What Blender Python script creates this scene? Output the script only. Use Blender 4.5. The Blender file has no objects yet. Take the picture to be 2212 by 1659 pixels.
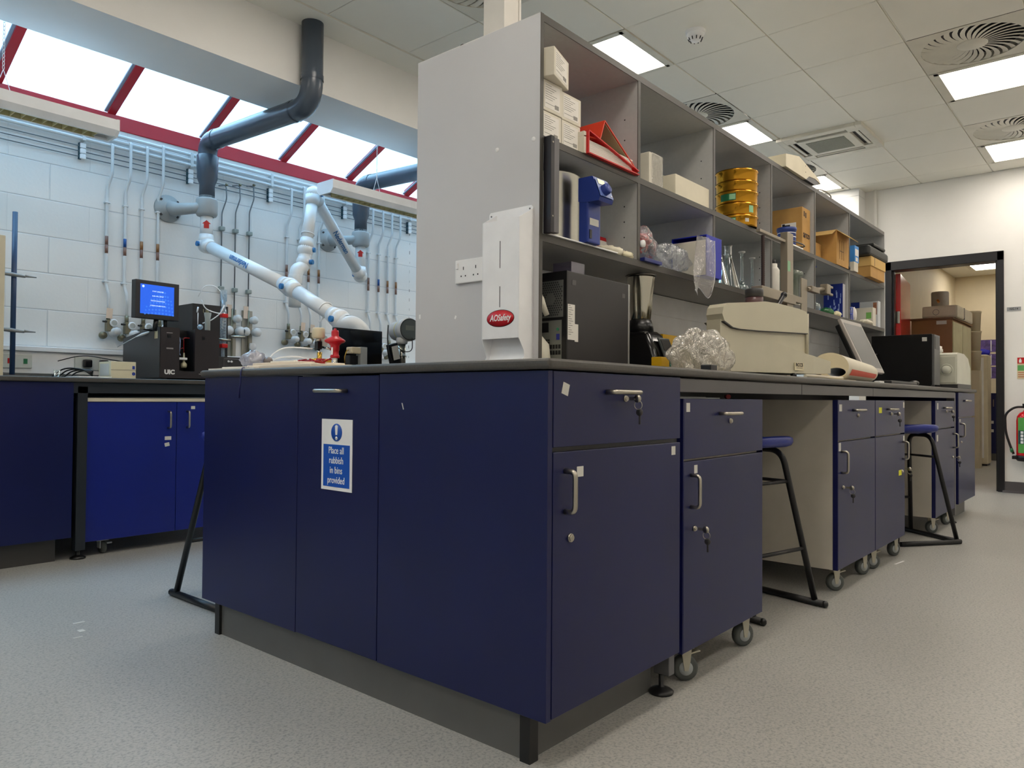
import bpy, bmesh, math, random
from mathutils import Matrix, Vector
from math import sin, cos, pi, radians
random.seed(7)
SC = bpy.context.scene
COL = SC.collection
# ---------------- camera ----------------
cam_d = bpy.data.cameras.new('camera'); cam = bpy.data.objects.new('camera', cam_d); COL.objects.link(cam)
cam_d.sensor_fit = 'HORIZONTAL'; cam_d.sensor_width = 36.0; cam_d.lens = 1612.926 / 2212 * 36.0
cam_d.clip_start = 0.02; cam_d.clip_end = 60
R_ = Vector((0.64959442, -0.76024281, 0.00761271)); U_ = Vector((-0.01895726, -0.00618662, 0.99980115)); F_ = Vector((0.76004454, 0.64960957, 0.01843091))
m = Matrix(((R_.x, U_.x, -F_.x), (R_.y, U_.y, -F_.y), (R_.z, U_.z, -F_.z))).to_4x4()
m.translation = Vector((-1.31094, -1.01540, 0.83297)); cam.matrix_world = m
SC.camera = cam
# ---------------- world, exposure ----------------
SC.view_settings.view_transform = 'Standard'; SC.view_settings.look = 'None'; SC.view_settings.gamma = 1.0
SC.view_settings.use_curve_mapping = False; SC.view_settings.exposure = 0.35
w = bpy.data.worlds.new('overcast_sky'); SC.world = w; w.use_nodes = True
bg = w.node_tree.nodes['Background']; bg.inputs[0].default_value = (0.46, 0.74, 1.0, 1); bg.inputs[1].default_value = 7.0
SC.cycles.max_bounces = 16; SC.cycles.diffuse_bounces = 10; SC.cycles.transparent_max_bounces = 24
LAMP = 11.0                    # strength of the ceiling light panels
LAMP_COL = (1.0, 0.92, 0.82)
ZC = 2.976; YW = 4.06; XF = 6.87
XMIN, YMIN = -4.4, -3.2
# ---------------- helpers ----------------
def lin(c): 
    return tuple(((v/255.0)/12.92 if v/255.0 <= 0.04045 else ((v/255.0+0.055)/1.055)**2.4) for v in c) + (1.0,)
MATS = {}
def M(name, rgb, rough=0.5, metal=0.0, var=0.05, scale=9.0, bump=0.0, spec=0.5, emit=0.0, emitc=None, coat=0.0, sss=0.0):
    if name in MATS: return MATS[name]
    mt = bpy.data.materials.new(name); mt.use_nodes = True; nt = mt.node_tree; N = nt.nodes; b = N['Principled BSDF']
    b.inputs['Roughness'].default_value = rough; b.inputs['Metallic'].default_value = metal
    b.inputs['Specular IOR Level'].default_value = spec; b.inputs['Coat Weight'].default_value = coat
    c = lin(rgb)
    tc = N.new('ShaderNodeTexCoord'); nz = N.new('ShaderNodeTexNoise'); nz.inputs['Scale'].default_value = scale; nz.inputs['Detail'].default_value = 4
    nt.links.new(tc.outputs['Object'], nz.inputs['Vector'])
    rp = N.new('ShaderNodeValToRGB'); rp.color_ramp.elements[0].position = 0.3; rp.color_ramp.elements[1].position = 0.7
    rp.color_ramp.elements[0].color = tuple(x*(1-var) for x in c[:3])+(1,); rp.color_ramp.elements[1].color = tuple(min(1, x*(1+var)) for x in c[:3])+(1,)
    nt.links.new(nz.outputs['Fac'], rp.inputs['Fac']); nt.links.new(rp.outputs['Color'], b.inputs['Base Color'])
    if bump:
        bp = N.new('ShaderNodeBump'); bp.inputs['Strength'].default_value = bump; bp.inputs['Distance'].default_value = 0.004
        nt.links.new(nz.outputs['Fac'], bp.inputs['Height']); nt.links.new(bp.outputs['Normal'], b.inputs['Normal'])
    if emit:
        b.inputs['Emission Color'].default_value = (emitc or c[:3]) + ((1,) if len(emitc or c[:3]) == 3 else ()); b.inputs['Emission Strength'].default_value = emit
    MATS[name] = mt; return mt
def thin(name, rgb, fac=0.12, rough=0.03, body=0.0, bump=0.0, bscale=30):
    """thin clear sheet: light passes, edges and folds shine; body adds milky plastic"""
    if name in MATS: return MATS[name]
    mt = bpy.data.materials.new(name); mt.use_nodes = True; nt = mt.node_tree; N = nt.nodes; L = nt.links
    for n in list(N): N.remove(n)
    out = N.new('ShaderNodeOutputMaterial'); tr = N.new('ShaderNodeBsdfTransparent'); tr.inputs[0].default_value = lin(rgb)
    gl = N.new('ShaderNodeBsdfGlossy'); gl.inputs['Roughness'].default_value = rough; gl.inputs[0].default_value = (1, 1, 1, 1)
    lw = N.new('ShaderNodeLayerWeight'); lw.inputs[0].default_value = 0.35
    ma = N.new('ShaderNodeMath'); ma.operation = 'MULTIPLY_ADD'; ma.inputs[1].default_value = 0.75; ma.inputs[2].default_value = fac; ma.use_clamp = True
    mx = N.new('ShaderNodeMixShader'); L.new(lw.outputs['Fresnel'], ma.inputs[0]); L.new(ma.outputs[0], mx.inputs[0]); L.new(tr.outputs[0], mx.inputs[1]); L.new(gl.outputs[0], mx.inputs[2])
    last = mx
    if bump or body:
        tc = N.new('ShaderNodeTexCoord'); nz = N.new('ShaderNodeTexNoise'); nz.inputs['Scale'].default_value = bscale; nz.inputs['Detail'].default_value = 3; nz.inputs['Distortion'].default_value = 1.2
        L.new(tc.outputs['Object'], nz.inputs['Vector'])
        if bump:
            bp = N.new('ShaderNodeBump'); bp.inputs['Strength'].default_value = bump; bp.inputs['Distance'].default_value = 0.02
            L.new(nz.outputs['Fac'], bp.inputs['Height']); L.new(bp.outputs[0], gl.inputs['Normal'])
    if body:
        df = N.new('ShaderNodeBsdfDiffuse'); df.inputs[0].default_value = lin(rgb); tl = N.new('ShaderNodeBsdfTranslucent'); tl.inputs[0].default_value = lin(rgb)
        ad = N.new('ShaderNodeMixShader'); ad.inputs[0].default_value = 0.5; L.new(df.outputs[0], ad.inputs[1]); L.new(tl.outputs[0], ad.inputs[2])
        m2 = N.new('ShaderNodeMixShader'); m2.inputs[0].default_value = body; L.new(mx.outputs[0], m2.inputs[1]); L.new(ad.outputs[0], m2.inputs[2]); last = m2
    L.new(last.outputs[0], out.inputs[0]); MATS[name] = mt; return mt

class B:
    """collects shapes, one mesh when built"""
    def __init__(s): s.bm = bmesh.new(); s.mats = []
    def _mi(s, mat):
        if mat is None: return 0
        if mat not in s.mats: s.mats.append(mat)
        return s.mats.index(mat)
    def box(s, x0, x1, y0, y1, z0, z1, bev=0.0, mat=None, rot=None, seg=2):
        bm = s.bm; ret = bmesh.ops.create_cube(bm, size=1.0); vs = ret['verts']
        c = Vector(((x0+x1)/2, (y0+y1)/2, (z0+z1)/2)); d = (abs(x1-x0), abs(y1-y0), abs(z1-z0))
        for v in vs: v.co = Vector((v.co.x*d[0], v.co.y*d[1], v.co.z*d[2]))
        if bev > 0:
            es = list({e for v in vs for e in v.link_edges})
            r = bmesh.ops.bevel(bm, geom=es, offset=min(bev, min(d)*0.45), segments=seg, profile=0.6, affect='EDGES', clamp_overlap=True)
            vs = list({v for f in r['faces'] for v in f.verts})
            # bevel keeps the flat faces too: gather the island
            st = list(vs); seen = set(st)
            while st:
                v = st.pop()
                for e in v.link_edges:
                    o = e.other_vert(v)
                    if o not in seen: seen.add(o); st.append(o)
            vs = list(seen)
        mm = rot.to_4x4() if rot else None
        for v in vs: v.co = (rot @ v.co if rot else v.co) + c
        mi = s._mi(mat)
        for f in {f for v in vs for f in v.link_faces}: f.material_index = mi
        return s
    def loft(s, rings, cap=True, closed=True, mat=None, smooth=True, capped=(True, True)):
        bm = s.bm; mi = s._mi(mat); R = []
        for ring in rings: R.append([bm.verts.new(Vector(p)) for p in ring])
        n = len(R[0])
        for a, b in zip(R, R[1:]):
            for i in range(n if closed else n-1):
                j = (i+1) % n
                try: f = bm.faces.new((a[i], a[j], b[j], b[i])); f.material_index = mi; f.smooth = smooth
                except ValueError: pass
        if cap and closed:
            for k, ring in ((0, R[0]), (1, R[-1])):
                if capped[k]:
                    try: f = bm.faces.new(ring if k else list(reversed(ring))); f.material_index = mi
                    except ValueError: pass
        return s
    def tube(s, pts, r, seg=12, cap=True, mat=None, closed=False):
        pts = [Vector(p) for p in pts]; n = len(pts)
        rr = r if isinstance(r, (list, tuple)) else [r]*n
        rings = []; up = None
        for i, p in enumerate(pts):
            if closed: t = (pts[(i+1) % n]-pts[i-1])
            else: t = pts[min(i+1, n-1)]-pts[max(i-1, 0)]
            t = t.normalized() if t.length > 1e-9 else Vector((0, 0, 1))
            if up is None:
                a = Vector((0, 0, 1)) if abs(t.z) < 0.9 else Vector((1, 0, 0)); up = (a - t*a.dot(t)).normalized()
            else:
                up = (up - t*up.dot(t)); up = up.normalized() if up.length > 1e-6 else Vector((1, 0, 0))
            sd = t.cross(up)
            rings.append([p + (up*cos(2*pi*k/seg) + sd*sin(2*pi*k/seg))*rr[i] for k in range(seg)])
        if closed: rings.append(rings[0])
        return s.loft(rings, cap=cap and not closed, mat=mat)
    def cyl(s, p0, p1, r0, r1=None, seg=20, cap=True, mat=None):
        return s.tube([p0, p1], [r0, r0 if r1 is None else r1], seg=seg, cap=cap, mat=mat)
    def lathe(s, prof, c=(0, 0, 0), seg=24, axis='z', mat=None, cap=False, smooth=True):
        rings = []
        for r, h in prof:
            ring = []
            for k in range(seg):
                a = 2*pi*k/seg; u, v = r*cos(a), r*sin(a)
                p = {'z': (u, v, h), 'x': (h, u, v), 'y': (v, h, u)}[axis]
                ring.append((c[0]+p[0], c[1]+p[1], c[2]+p[2]))
            rings.append(ring)
        return s.loft(rings, cap=cap, mat=mat, smooth=smooth)
    def prism(s, poly, a0, a1, axis='y', mat=None, smooth=False):
        def P(u, v, a): return {'x': (a, u, v), 'y': (u, a, v), 'z': (u, v, a)}[axis]
        return s.loft([[P(u, v, a0) for u, v in poly], [P(u, v, a1) for u, v in poly]], mat=mat, smooth=smooth)
    def ball(s, c, r, seg=16, mat=None, sc=(1, 1, 1)):
        n = max(4, seg//2); rings = []
        for i in range(n+1):
            t = pi*i/n; rr = max(1e-4, sin(t)); rings.append([(c[0]+r*sc[0]*rr*cos(2*pi*k/seg), c[1]+r*sc[1]*rr*sin(2*pi*k/seg), c[2]-r*sc[2]*cos(t)) for k in range(seg)])
        return s.loft(rings, mat=mat)
    def sheet(s, fn, nu, nv, mat=None, smooth=True):
        bm = s.bm; mi = s._mi(mat); g = [[bm.verts.new(Vector(fn(i/nu, j/nv))) for j in range(nv+1)] for i in range(nu+1)]
        for i in range(nu):
            for j in range(nv):
                f = bm.faces.new((g[i][j], g[i+1][j], g[i+1][j+1], g[i][j+1])); f.material_index = mi; f.smooth = smooth
        return s
    def rotz(s, a, c=(0, 0, 0)):
        mt = Matrix.Translation(c) @ Matrix.Rotation(a, 4, 'Z') @ Matrix.Translation(-Vector(c)); bmesh.ops.transform(s.bm, matrix=mt, verts=s.bm.verts); return s
    def xf(s, mt): bmesh.ops.transform(s.bm, matrix=mt, verts=s.bm.verts); return s

def fillet(pts, r, n=6):
    pts = [Vector(p) for p in pts]; out = [pts[0]]
    for a, b, c in zip(pts, pts[1:], pts[2:]):
        u = (a-b); v = (c-b); d = min(r, u.length*0.49, v.length*0.49); p0 = b+u.normalized()*d; p1 = b+v.normalized()*d
        for i in range(n+1):
            t = i/n; out.append(p0*(1-t)**2 + b*2*t*(1-t) + p1*t*t)
    out.append(pts[-1]); return out

def setp(o, label=None, cat=None, group=None, kind=None):
    if label: o['label'] = label
    if cat: o['category'] = cat
    if group: o['group'] = group
    if kind: o['kind'] = kind
    return o
WM = {}
def T(name, label, cat, loc, rz=0.0, group=None, world=True, kind=None):
    """Empty at the base of a thing; world=True: parts given in world coordinates"""
    o = bpy.data.objects.new(name, None); o.empty_display_size = 0.05; COL.objects.link(o)
    o.matrix_world = Matrix.Translation(loc) @ Matrix.Rotation(rz, 4, 'Z')
    o.location = loc; o.rotation_euler = (0, 0, rz)
    WM[o.name] = (Matrix.Translation(loc) @ Matrix.Rotation(rz, 4, 'Z')).inverted() if world else Matrix.Identity(4)
    return setp(o, label, cat, group, kind)
def mesh(name, b, mat, smooth_angle=35):
    me = bpy.data.meshes.new(name); bmesh.ops.recalc_face_normals(b.bm, faces=b.bm.faces); b.bm.to_mesh(me); b.bm.free()
    if isinstance(mat, (list, tuple)): ml = list(mat)
    elif b.mats: ml = b.mats
    else: ml = [mat]
    for q in ml: me.materials.append(q if q else mat)
    return me
def P(root, name, b, mat, label=None, kind=None):
    """part (or sub-part) under root"""
    inv = WM[root.name]; bmesh.ops.transform(b.bm, matrix=inv, verts=b.bm.verts)
    o = bpy.data.objects.new(name, mesh(name, b, mat)); COL.objects.link(o); o.parent = root; WM[o.name] = inv
    return setp(o, label, kind=kind)
def S(name, b, mat, label=None, cat=None, group=None, kind=None, origin=True):
    """single-mesh thing or structure"""
    if origin and not kind == 'structure':
        xs = [v.co.x for v in b.bm.verts]; ys = [v.co.y for v in b.bm.verts]; zs = [v.co.z for v in b.bm.verts]
        c = Vector(((min(xs)+max(xs))/2, (min(ys)+max(ys))/2, min(zs)))
    else: c = Vector((0, 0, 0))
    bmesh.ops.translate(b.bm, vec=-c, verts=b.bm.verts)
    o = bpy.data.objects.new(name, mesh(name, b, mat)); COL.objects.link(o); o.location = c
    WM[o.name] = Matrix.Translation(-c)
    return setp(o, label, cat, group, kind)
def text(root, s, size, loc, right, up, mat, name='lettering', align='CENTER', sx=1.0, shear=0.0, bold=0.0, space=1.0, line=1.0, ext=0.0004):
    cu = bpy.data.curves.new(name, 'FONT'); cu.body = s; cu.size = size; cu.align_x = align; cu.align_y = 'CENTER'; cu.extrude = ext
    cu.offset = bold; cu.shear = shear; cu.space_character = space; cu.space_line = line; cu.resolution_u = 3
    cu.materials.append(mat)
    r = Vector(right).normalized(); u = Vector(up).normalized(); n = r.cross(u)
    mw = Matrix(((r.x*sx, u.x, n.x, loc[0]), (r.y*sx, u.y, n.y, loc[1]), (r.z*sx, u.z, n.z, loc[2]), (0, 0, 0, 1)))
    tmp = bpy.data.objects.new(name, cu); COL.objects.link(tmp)
    dg = bpy.context.evaluated_depsgraph_get(); me = bpy.data.meshes.new_from_object(tmp.evaluated_get(dg)); bpy.data.objects.remove(tmp)
    if not me.materials: me.materials.append(mat)
    o = bpy.data.objects.new(name, me); COL.objects.link(o); inv = WM[root.name]
    me.transform(inv @ mw); o.parent = root; WM[o.name] = inv
    return o
def dup(root, loc, rz=None, label=None, group=None, name=None):
    def cp(o, par):
        c = o.copy(); COL.objects.link(c); c.parent = par
        WM[c.name] = WM.get(o.name, Matrix.Identity(4))
        for k in o.children: cp(k, c)
        return c
    r = cp(root, None); r.location = loc
    if rz is not None: r.rotation_euler = (0, 0, rz)
    if label: r['label'] = label
    if group: r['group'] = group
    return r
NX = ((0, -1, 0), (0, 0, 1))   # text on a face looking toward -x
NY = ((1, 0, 0), (0, 0, 1))    # text on a face looking toward -y
# ---------------- materials ----------------
navy = M('navy_laminate', (10, 19, 70), 0.36, var=0.10, scale=3, spec=0.42)
navy_edge = M('navy_edging', (17, 22, 74), 0.3)
top_m = M('worktop_laminate', (70, 67, 63), 0.42, var=0.12, scale=160)
plinth_m = M('grey_plinth', (92, 92, 90), 0.5, var=0.06)
blackp = M('black_painted_steel', (16, 16, 19), 0.4)
blackpl = M('black_plastic', (14, 14, 16), 0.33)
darkgrey = M('dark_grey_steel', (52, 51, 52), 0.42)
greymet = M('grey_frame_steel', (92, 92, 94), 0.4)
chrome = M('brushed_nickel', (176, 170, 158), 0.28, metal=1.0, var=0.03)
steel = M('stainless_steel', (190, 188, 180), 0.22, metal=1.0, var=0.04)
whitep = M('white_plastic', (238, 238, 238), 0.35)
whitem = M('white_painted_metal', (240, 241, 243), 0.35)
board = M('grey_shelf_board', (172, 172, 170), 0.45, var=0.03, scale=60)
edge_m = M('grey_edge_strip', (70, 67, 62), 0.45)
carc = M('carcass_board', (190, 184, 172), 0.5)
wallp = M('white_wall_paint', (236, 234, 230), 0.6, var=0.02, scale=4)
rub = M('grey_rubber', (74, 78, 76), 0.6)
cream = M('cream_plastic', (206, 196, 168), 0.42)
paper = M('paper', (226, 222, 214), 0.7)
inkb = M('black_ink', (25, 25, 28), 0.6)
inkw = M('white_ink', (235, 235, 235), 0.5)
kraft = M('kraft_card', (186, 142, 78), 0.75, var=0.1, scale=14)
glassm = thin('clear_glass', (236, 244, 244), 0.06)
tagm = M('white_sticker', (205, 203, 196), 0.6)
yel = M('yellow_sticker', (214, 214, 40), 0.6)
red = M('red_plastic', (196, 24, 26), 0.35)
bluep = M('blue_plastic', (24, 40, 130), 0.4)
green = M('green_plastic', (30, 110, 66), 0.4)
pvc = M('grey_pvc', (70, 80, 92), 0.25, var=0.03)
armw = M('white_enamel_tube', (222, 226, 228), 0.28, var=0.02)
hubg = M('light_grey_casting', (160, 165, 166), 0.45)
blued = M('blue_cap', (30, 112, 176), 0.4)
# ================= SETTING =================
def floor_mat():
    mt = bpy.data.materials.new('speckled_vinyl'); mt.use_nodes = True; nt = mt.node_tree; N = nt.nodes; L = nt.links; b = N['Principled BSDF']
    tc = N.new('ShaderNodeTexCoord'); n1 = N.new('ShaderNodeTexNoise'); n1.inputs['Scale'].default_value = 135; n1.inputs['Detail'].default_value = 3; n1.inputs['Distortion'].default_value = 0.6
    n2 = N.new('ShaderNodeTexNoise'); n2.inputs['Scale'].default_value = 1.3; n2.inputs['Detail'].default_value = 3
    L.new(tc.outputs['Object'], n1.inputs[0]); L.new(tc.outputs['Object'], n2.inputs[0])
    r1 = N.new('ShaderNodeValToRGB'); e = r1.color_ramp.elements; e[0].position = 0.36; e[0].color = lin((150, 150, 147)); e[1].position = 0.62; e[1].color = lin((184, 182, 176))
    x = r1.color_ramp.elements.new(0.48); x.color = lin((175, 174, 169))
    mx = N.new('ShaderNodeMixRGB'); mx.blend_type = 'MULTIPLY'; mx.inputs[0].default_value = 0.25
    L.new(n1.outputs[0], r1.inputs[0]); L.new(r1.outputs[0], mx.inputs[1]); L.new(n2.outputs[0], mx.inputs[2]); L.new(mx.outputs[0], b.inputs['Base Color'])
    rr = N.new('ShaderNodeMapRange'); rr.inputs[3].default_value = 0.3; rr.inputs[4].default_value = 0.45; L.new(n2.outputs[0], rr.inputs[0]); L.new(rr.outputs[0], b.inputs['Roughness'])
    bp = N.new('ShaderNodeBump'); bp.inputs['Strength'].default_value = 0.06; bp.inputs['Distance'].default_value = 0.002; L.new(n1.outputs[0], bp.inputs['Height']); L.new(bp.outputs[0], b.inputs['Normal'])
    return mt
def block_mat(zoff=1.788, xoff=0.29):
    mt = bpy.data.materials.new('painted_blockwork'); mt.use_nodes = True; nt = mt.node_tree; N = nt.nodes; L = nt.links; b = N['Principled BSDF']
    tc = N.new('ShaderNodeTexCoord'); sp = N.new('ShaderNodeSeparateXYZ'); cb = N.new('ShaderNodeCombineXYZ'); L.new(tc.outputs['Object'], sp.inputs[0])
    ax = N.new('ShaderNodeMath'); ax.inputs[1].default_value = -xoff; az = N.new('ShaderNodeMath'); az.inputs[1].default_value = -zoff + 0.2225*20
    L.new(sp.outputs[0], ax.inputs[0]); L.new(sp.outputs[2], az.inputs[0]); L.new(ax.outputs[0], cb.inputs[0]); L.new(az.outputs[0], cb.inputs[1])
    def brick(bw, ms):
        br = N.new('ShaderNodeTexBrick'); br.offset = 0.5; br.inputs['Scale'].default_value = 1.0; br.inputs['Mortar Size'].default_value = ms; br.inputs['Mortar Smooth'].default_value = 0.6
        br.inputs['Brick Width'].default_value = bw; br.inputs['Row Height'].default_value = 0.2225; L.new(cb.outputs[0], br.inputs['Vector'])
        br.inputs['Color1'].default_value = (1, 1, 1, 1); br.inputs['Color2'].default_value = (1, 1, 1, 1); br.inputs['Mortar'].default_value = (0, 0, 0, 1); return br
    b1, b2 = brick(0.445, .004), brick(400.0, .0045)
    br = N.new('ShaderNodeMixRGB'); br.inputs[0].default_value = 0.72; L.new(b1.outputs['Color'], br.inputs[1]); L.new(b2.outputs['Color'], br.inputs[2])
    nz = N.new('ShaderNodeTexNoise'); nz.inputs['Scale'].default_value = 55; nz.inputs['Detail'].default_value = 5; L.new(tc.outputs['Object'], nz.inputs[0])
    ad = N.new('ShaderNodeMath'); ad.operation = 'MULTIPLY_ADD'; ad.inputs[1].default_value = 0.12; L.new(nz.outputs[0], ad.inputs[0]); L.new(br.outputs['Color'], ad.inputs[2])
    bp = N.new('ShaderNodeBump'); bp.inputs['Strength'].default_value = 0.6; bp.inputs['Distance'].default_value = 0.006; L.new(ad.outputs[0], bp.inputs['Height']); L.new(bp.outputs[0], b.inputs['Normal'])
    cr = N.new('ShaderNodeValToRGB'); cr.color_ramp.elements[0].color = lin((214, 216, 217)); cr.color_ramp.elements[1].color = lin((230, 230, 228)); L.new(br.outputs['Color'], cr.inputs[0]); L.new(cr.outputs[0], b.inputs['Base Color'])
    b.inputs['Roughness'].default_value = 0.42; return mt
floor_m = floor_mat(); block_m = block_mat()
tile_m = M('ceiling_tile_paint', (234, 231, 220), 0.55, var=0.015, scale=3)
void_m = M('ceiling_void', (62, 58, 50), 0.8)
redp = M('red_gloss_paint', (188, 30, 44), 0.3, var=0.04)
XB1 = 11.6
S('floor', B().box(XMIN, XB1+.1, YMIN, YW+.1, -0.1, 0.0), floor_m, kind='structure')
S('wall_left', B().box(XMIN, XF+.2, YW, YW+.15, 0, 2.545), block_m, kind='structure')
wb = B(); wb.box(XF, XF+.13, YMIN, 0.02, 0, ZC+.05); wb.box(XF, XF+.13, 0.99, YW, 0, 3.6); wb.box(XF, XF+.13, 0.02, 0.99, 2.175, ZC+.05); wb.box(XF, XF+.13, YMIN, YW, ZC, 3.6)
S('wall_back', wb, wallp, kind='structure')
S('wall_right', B().box(XMIN, XB1+.1, YMIN-.12, YMIN, 0, 3.2), wallp, kind='structure')
S('wall_front', B().box(XMIN-.12, XMIN, YMIN-.12, YW+.1, 0, 3.6), wallp, kind='structure')
S('pillar', B().box(6.65, XF-.001, 1.205, 1.75, 0, ZC-.001), block_m, kind='structure')
S('trim_1', B().cyl((6.84, 1.10, 0), (6.84, 1.10, ZC), 0.013), wallp, kind='structure')
# skirting
sk = B(); prof = [(0, 0), (0.045, 0), (0.02, 0.02), (0.014, 0.10), (0, 0.10)]
def skirt(y0, y1): sk.prism([(XF-u, v) for u, v in prof], y0, y1, axis='y')
skirt(YMIN, 0.02); skirt(1.0, 1.2); S('baseboard_back', sk, M('dark_vinyl_skirting', (74, 70, 72), 0.5), kind='structure')
# ceiling tiles
XG = lambda k: 1.165+0.6*k
YG = lambda j: 2.485-0.6*j
lights = {(2, 1), (5, 1), (8, 1), (5, 4), (8, 4), (-1, 1), (-1, 4), (2, 4), (-4, 1), (-4, 4), (-4, 7), (2, 7), (5, 7), (-1, 7), (8, 7), (-7, 1), (-7, 4), (-7, 7)}   # cells (k, j): x from XG(k), y below YG(j); unseen ones carry on the rows, rearmost row added for more light
vents = {(0, 1), (4, 1), (7, 1), (4, 4), (7, 4)}
ac_cell = (6, 2)
cb_ = B()
for k in range(-10, 10):
    for j in range(0, 10):
        x0, x1, y1, y0 = XG(k), XG(k+1), YG(j), YG(j+1)
        x0 = max(x0, XMIN); x1 = min(x1, XF); y0 = max(y0, YMIN)
        if x1-x0 < 0.03 or y1-y0 < 0.03 or (k, j) in lights or (k, j) in vents or (k, j) == ac_cell: continue
        cb_.box(x0+.0025, x1-.0025, y0+.006, y1-.006, ZC, ZC+.02, bev=0.003, seg=1)
cb_.box(XMIN, XF, 2.491, 2.694, ZC-.004, ZC+.02)
for j in range(0, 10): cb_.box(XMIN, XF, YG(j)-.0035, YG(j)+.0035, ZC+.006, ZC+.02)
S('ceiling', cb_, tile_m, kind='structure')
S('ceiling_2', B().box(XMIN, XF, YMIN, 2.72, ZC+.06, ZC+.16), void_m, kind='structure')
# downstand beam between the tiled ceiling and the rooflight
S('beam', B().box(XMIN, XF, 2.694, 3.15, 2.62, 3.62), wallp, kind='structure')
# ---- sloping rooflight ----
sl = 0.445
win = T('window_1', None, None, (0, YW, 2.55), kind='structure')
b = B(); b.box(XMIN, XF, YW-.012, YW+.1, 2.545, 2.64, bev=.004)
P(win, 'bottom_rail', b, redp)
for n in range(-7, 11):
    xc = 0.632+0.6265*n
    b = B(); y0, y1 = YW-.005, 2.9
    P(win, 'rafter', B().prism([(y0, 2.632), (y1, 2.632+sl*(y0-y1)), (y1, 2.632+sl*(y0-y1)+.05), (y0, 2.682)], xc-.024, xc+.024, axis='x'), redp)
    P(win, 'gasket', B().prism([(y0, 2.645), (y1, 2.645+sl*(y0-y1)), (y1, 2.656+sl*(y0-y1)), (y0, 2.656)], xc-.042, xc-.0245, axis='x'), M('grey_gasket', (150, 160, 176), 0.5))
glz = thin('rooflight_glass', (235, 242, 245), 0.03)
for n in range(-8, 11):
    xc = 0.632+0.6265*n; x0, x1 = max(XMIN, xc), min(XF, xc+.6265)
    if x1 > x0: P(win, 'pane', B().prism([(YW+.1, 2.655), (2.9, 2.655+sl*(YW+.1-2.9)), (2.9, 2.661+sl*(YW+.1-2.9)), (YW+.1, 2.661)], x0, x1, axis='x'), glz)
por = bpy.data.lights.new('rooflight_portal', 'AREA'); por.shape = 'RECTANGLE'; por.size = XF-XMIN; por.size_y = 1.15; por.cycles.is_portal = True
po = bpy.data.objects.new('rooflight_portal', por); COL.objects.link(po)
th = math.atan(sl); po.matrix_world = Matrix.Translation(((XMIN+XF)/2, (YW+3.0)/2+.05, 2.72+sl*0.5)) @ Matrix.Rotation(-th, 4, 'X')
# ---- doorway ----
fr_m = M('black_gloss_paint', (20, 19, 24), 0.3)
dr = T('door_1', None, None, (XF, 0.5, 0), kind='structure')
b = B(); b.box(XF-.022, XF+.15, 0.004, 0.058, 0, 2.225, bev=.004); b.box(XF-.022, XF+.15, 0.955, 1.012, 0, 2.225, bev=.004); b.box(XF-.022, XF+.15, 0.004, 1.012, 2.14, 2.228, bev=.004)
b.box(XF+.03, XF+.07, 0.05, 0.075, 0, 2.14); b.box(XF+.03, XF+.07, .94, .96, 0, 2.14)
P(dr, 'door_frame', b, fr_m)
lf = B(); lf.box(0, 0.86, 0, 0.044, 0.01, 2.125, bev=.002)
lf.xf(Matrix.Translation((7.0, 0.905, 0)) @ Matrix.Rotation(math.atan2(.1, .85), 4, 'Z')); P(dr, 'door_leaf', lf, M('red_door_paint', (170, 26, 24), 0.2))
b = B().box(6.985, 7.0, 0.91, 0.95, 1.62, 1.74); b.box(6.985, 7.0, 0.91, 0.95, 0.3, 0.42); P(dr, 'hinge', b, chrome)
# ---- room seen through the doorway ----
S('wall_5', B().box(XF+.13, XB1, 1.22, 1.34, 0, 2.8), M('cream_wall_paint', (226, 214, 186), 0.6, var=.02), kind='structure')
S('wall_6', B().box(XB1, XB1+.1, YMIN, 1.3, 0, 2.8), MATS['cream_wall_paint'], kind='structure')
S('ceiling_3', B().box(XF+.13, XB1, YMIN, 1.3, 2.70, 2.8), tile_m, kind='structure')
# ================= CEILING FITTINGS =================
def emis(name, col, s):
    mt = bpy.data.materials.new(name); mt.use_nodes = True; N = mt.node_tree.nodes; b = N['Principled BSDF']; b.inputs['Base Color'].default_value = (.8, .8, .8, 1)
    nz = N.new('ShaderNodeTexNoise'); nz.inputs['Scale'].default_value = 3; mp = N.new('ShaderNodeMapRange'); mp.inputs[3].default_value = s*.97; mp.inputs[4].default_value = s*1.03
    mt.node_tree.links.new(nz.outputs[0], mp.inputs[0]); mt.node_tree.links.new(mp.outputs[0], b.inputs['Emission Strength']); b.inputs['Emission Color'].default_value = col+(1,); return mt
lamp_m = emis('lit_diffuser', LAMP_COL, LAMP)
trimw = M('fitting_white', (214, 210, 196), 0.4)
LL = {(2, 1): 'lit square ceiling light above the near end of the shelving, left of the smoke detector',
      (5, 1): 'lit square ceiling light above the shelving, beside the swirl vent over its middle',
      (8, 1): 'lit square ceiling light over the far end of the shelving, nearest the pillar',
      (5, 4): 'lit square ceiling light at the right edge, beside the largest swirl vent',
      (8, 4): 'lit square ceiling light at the right edge, closest to the wall above the doorway'}
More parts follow.
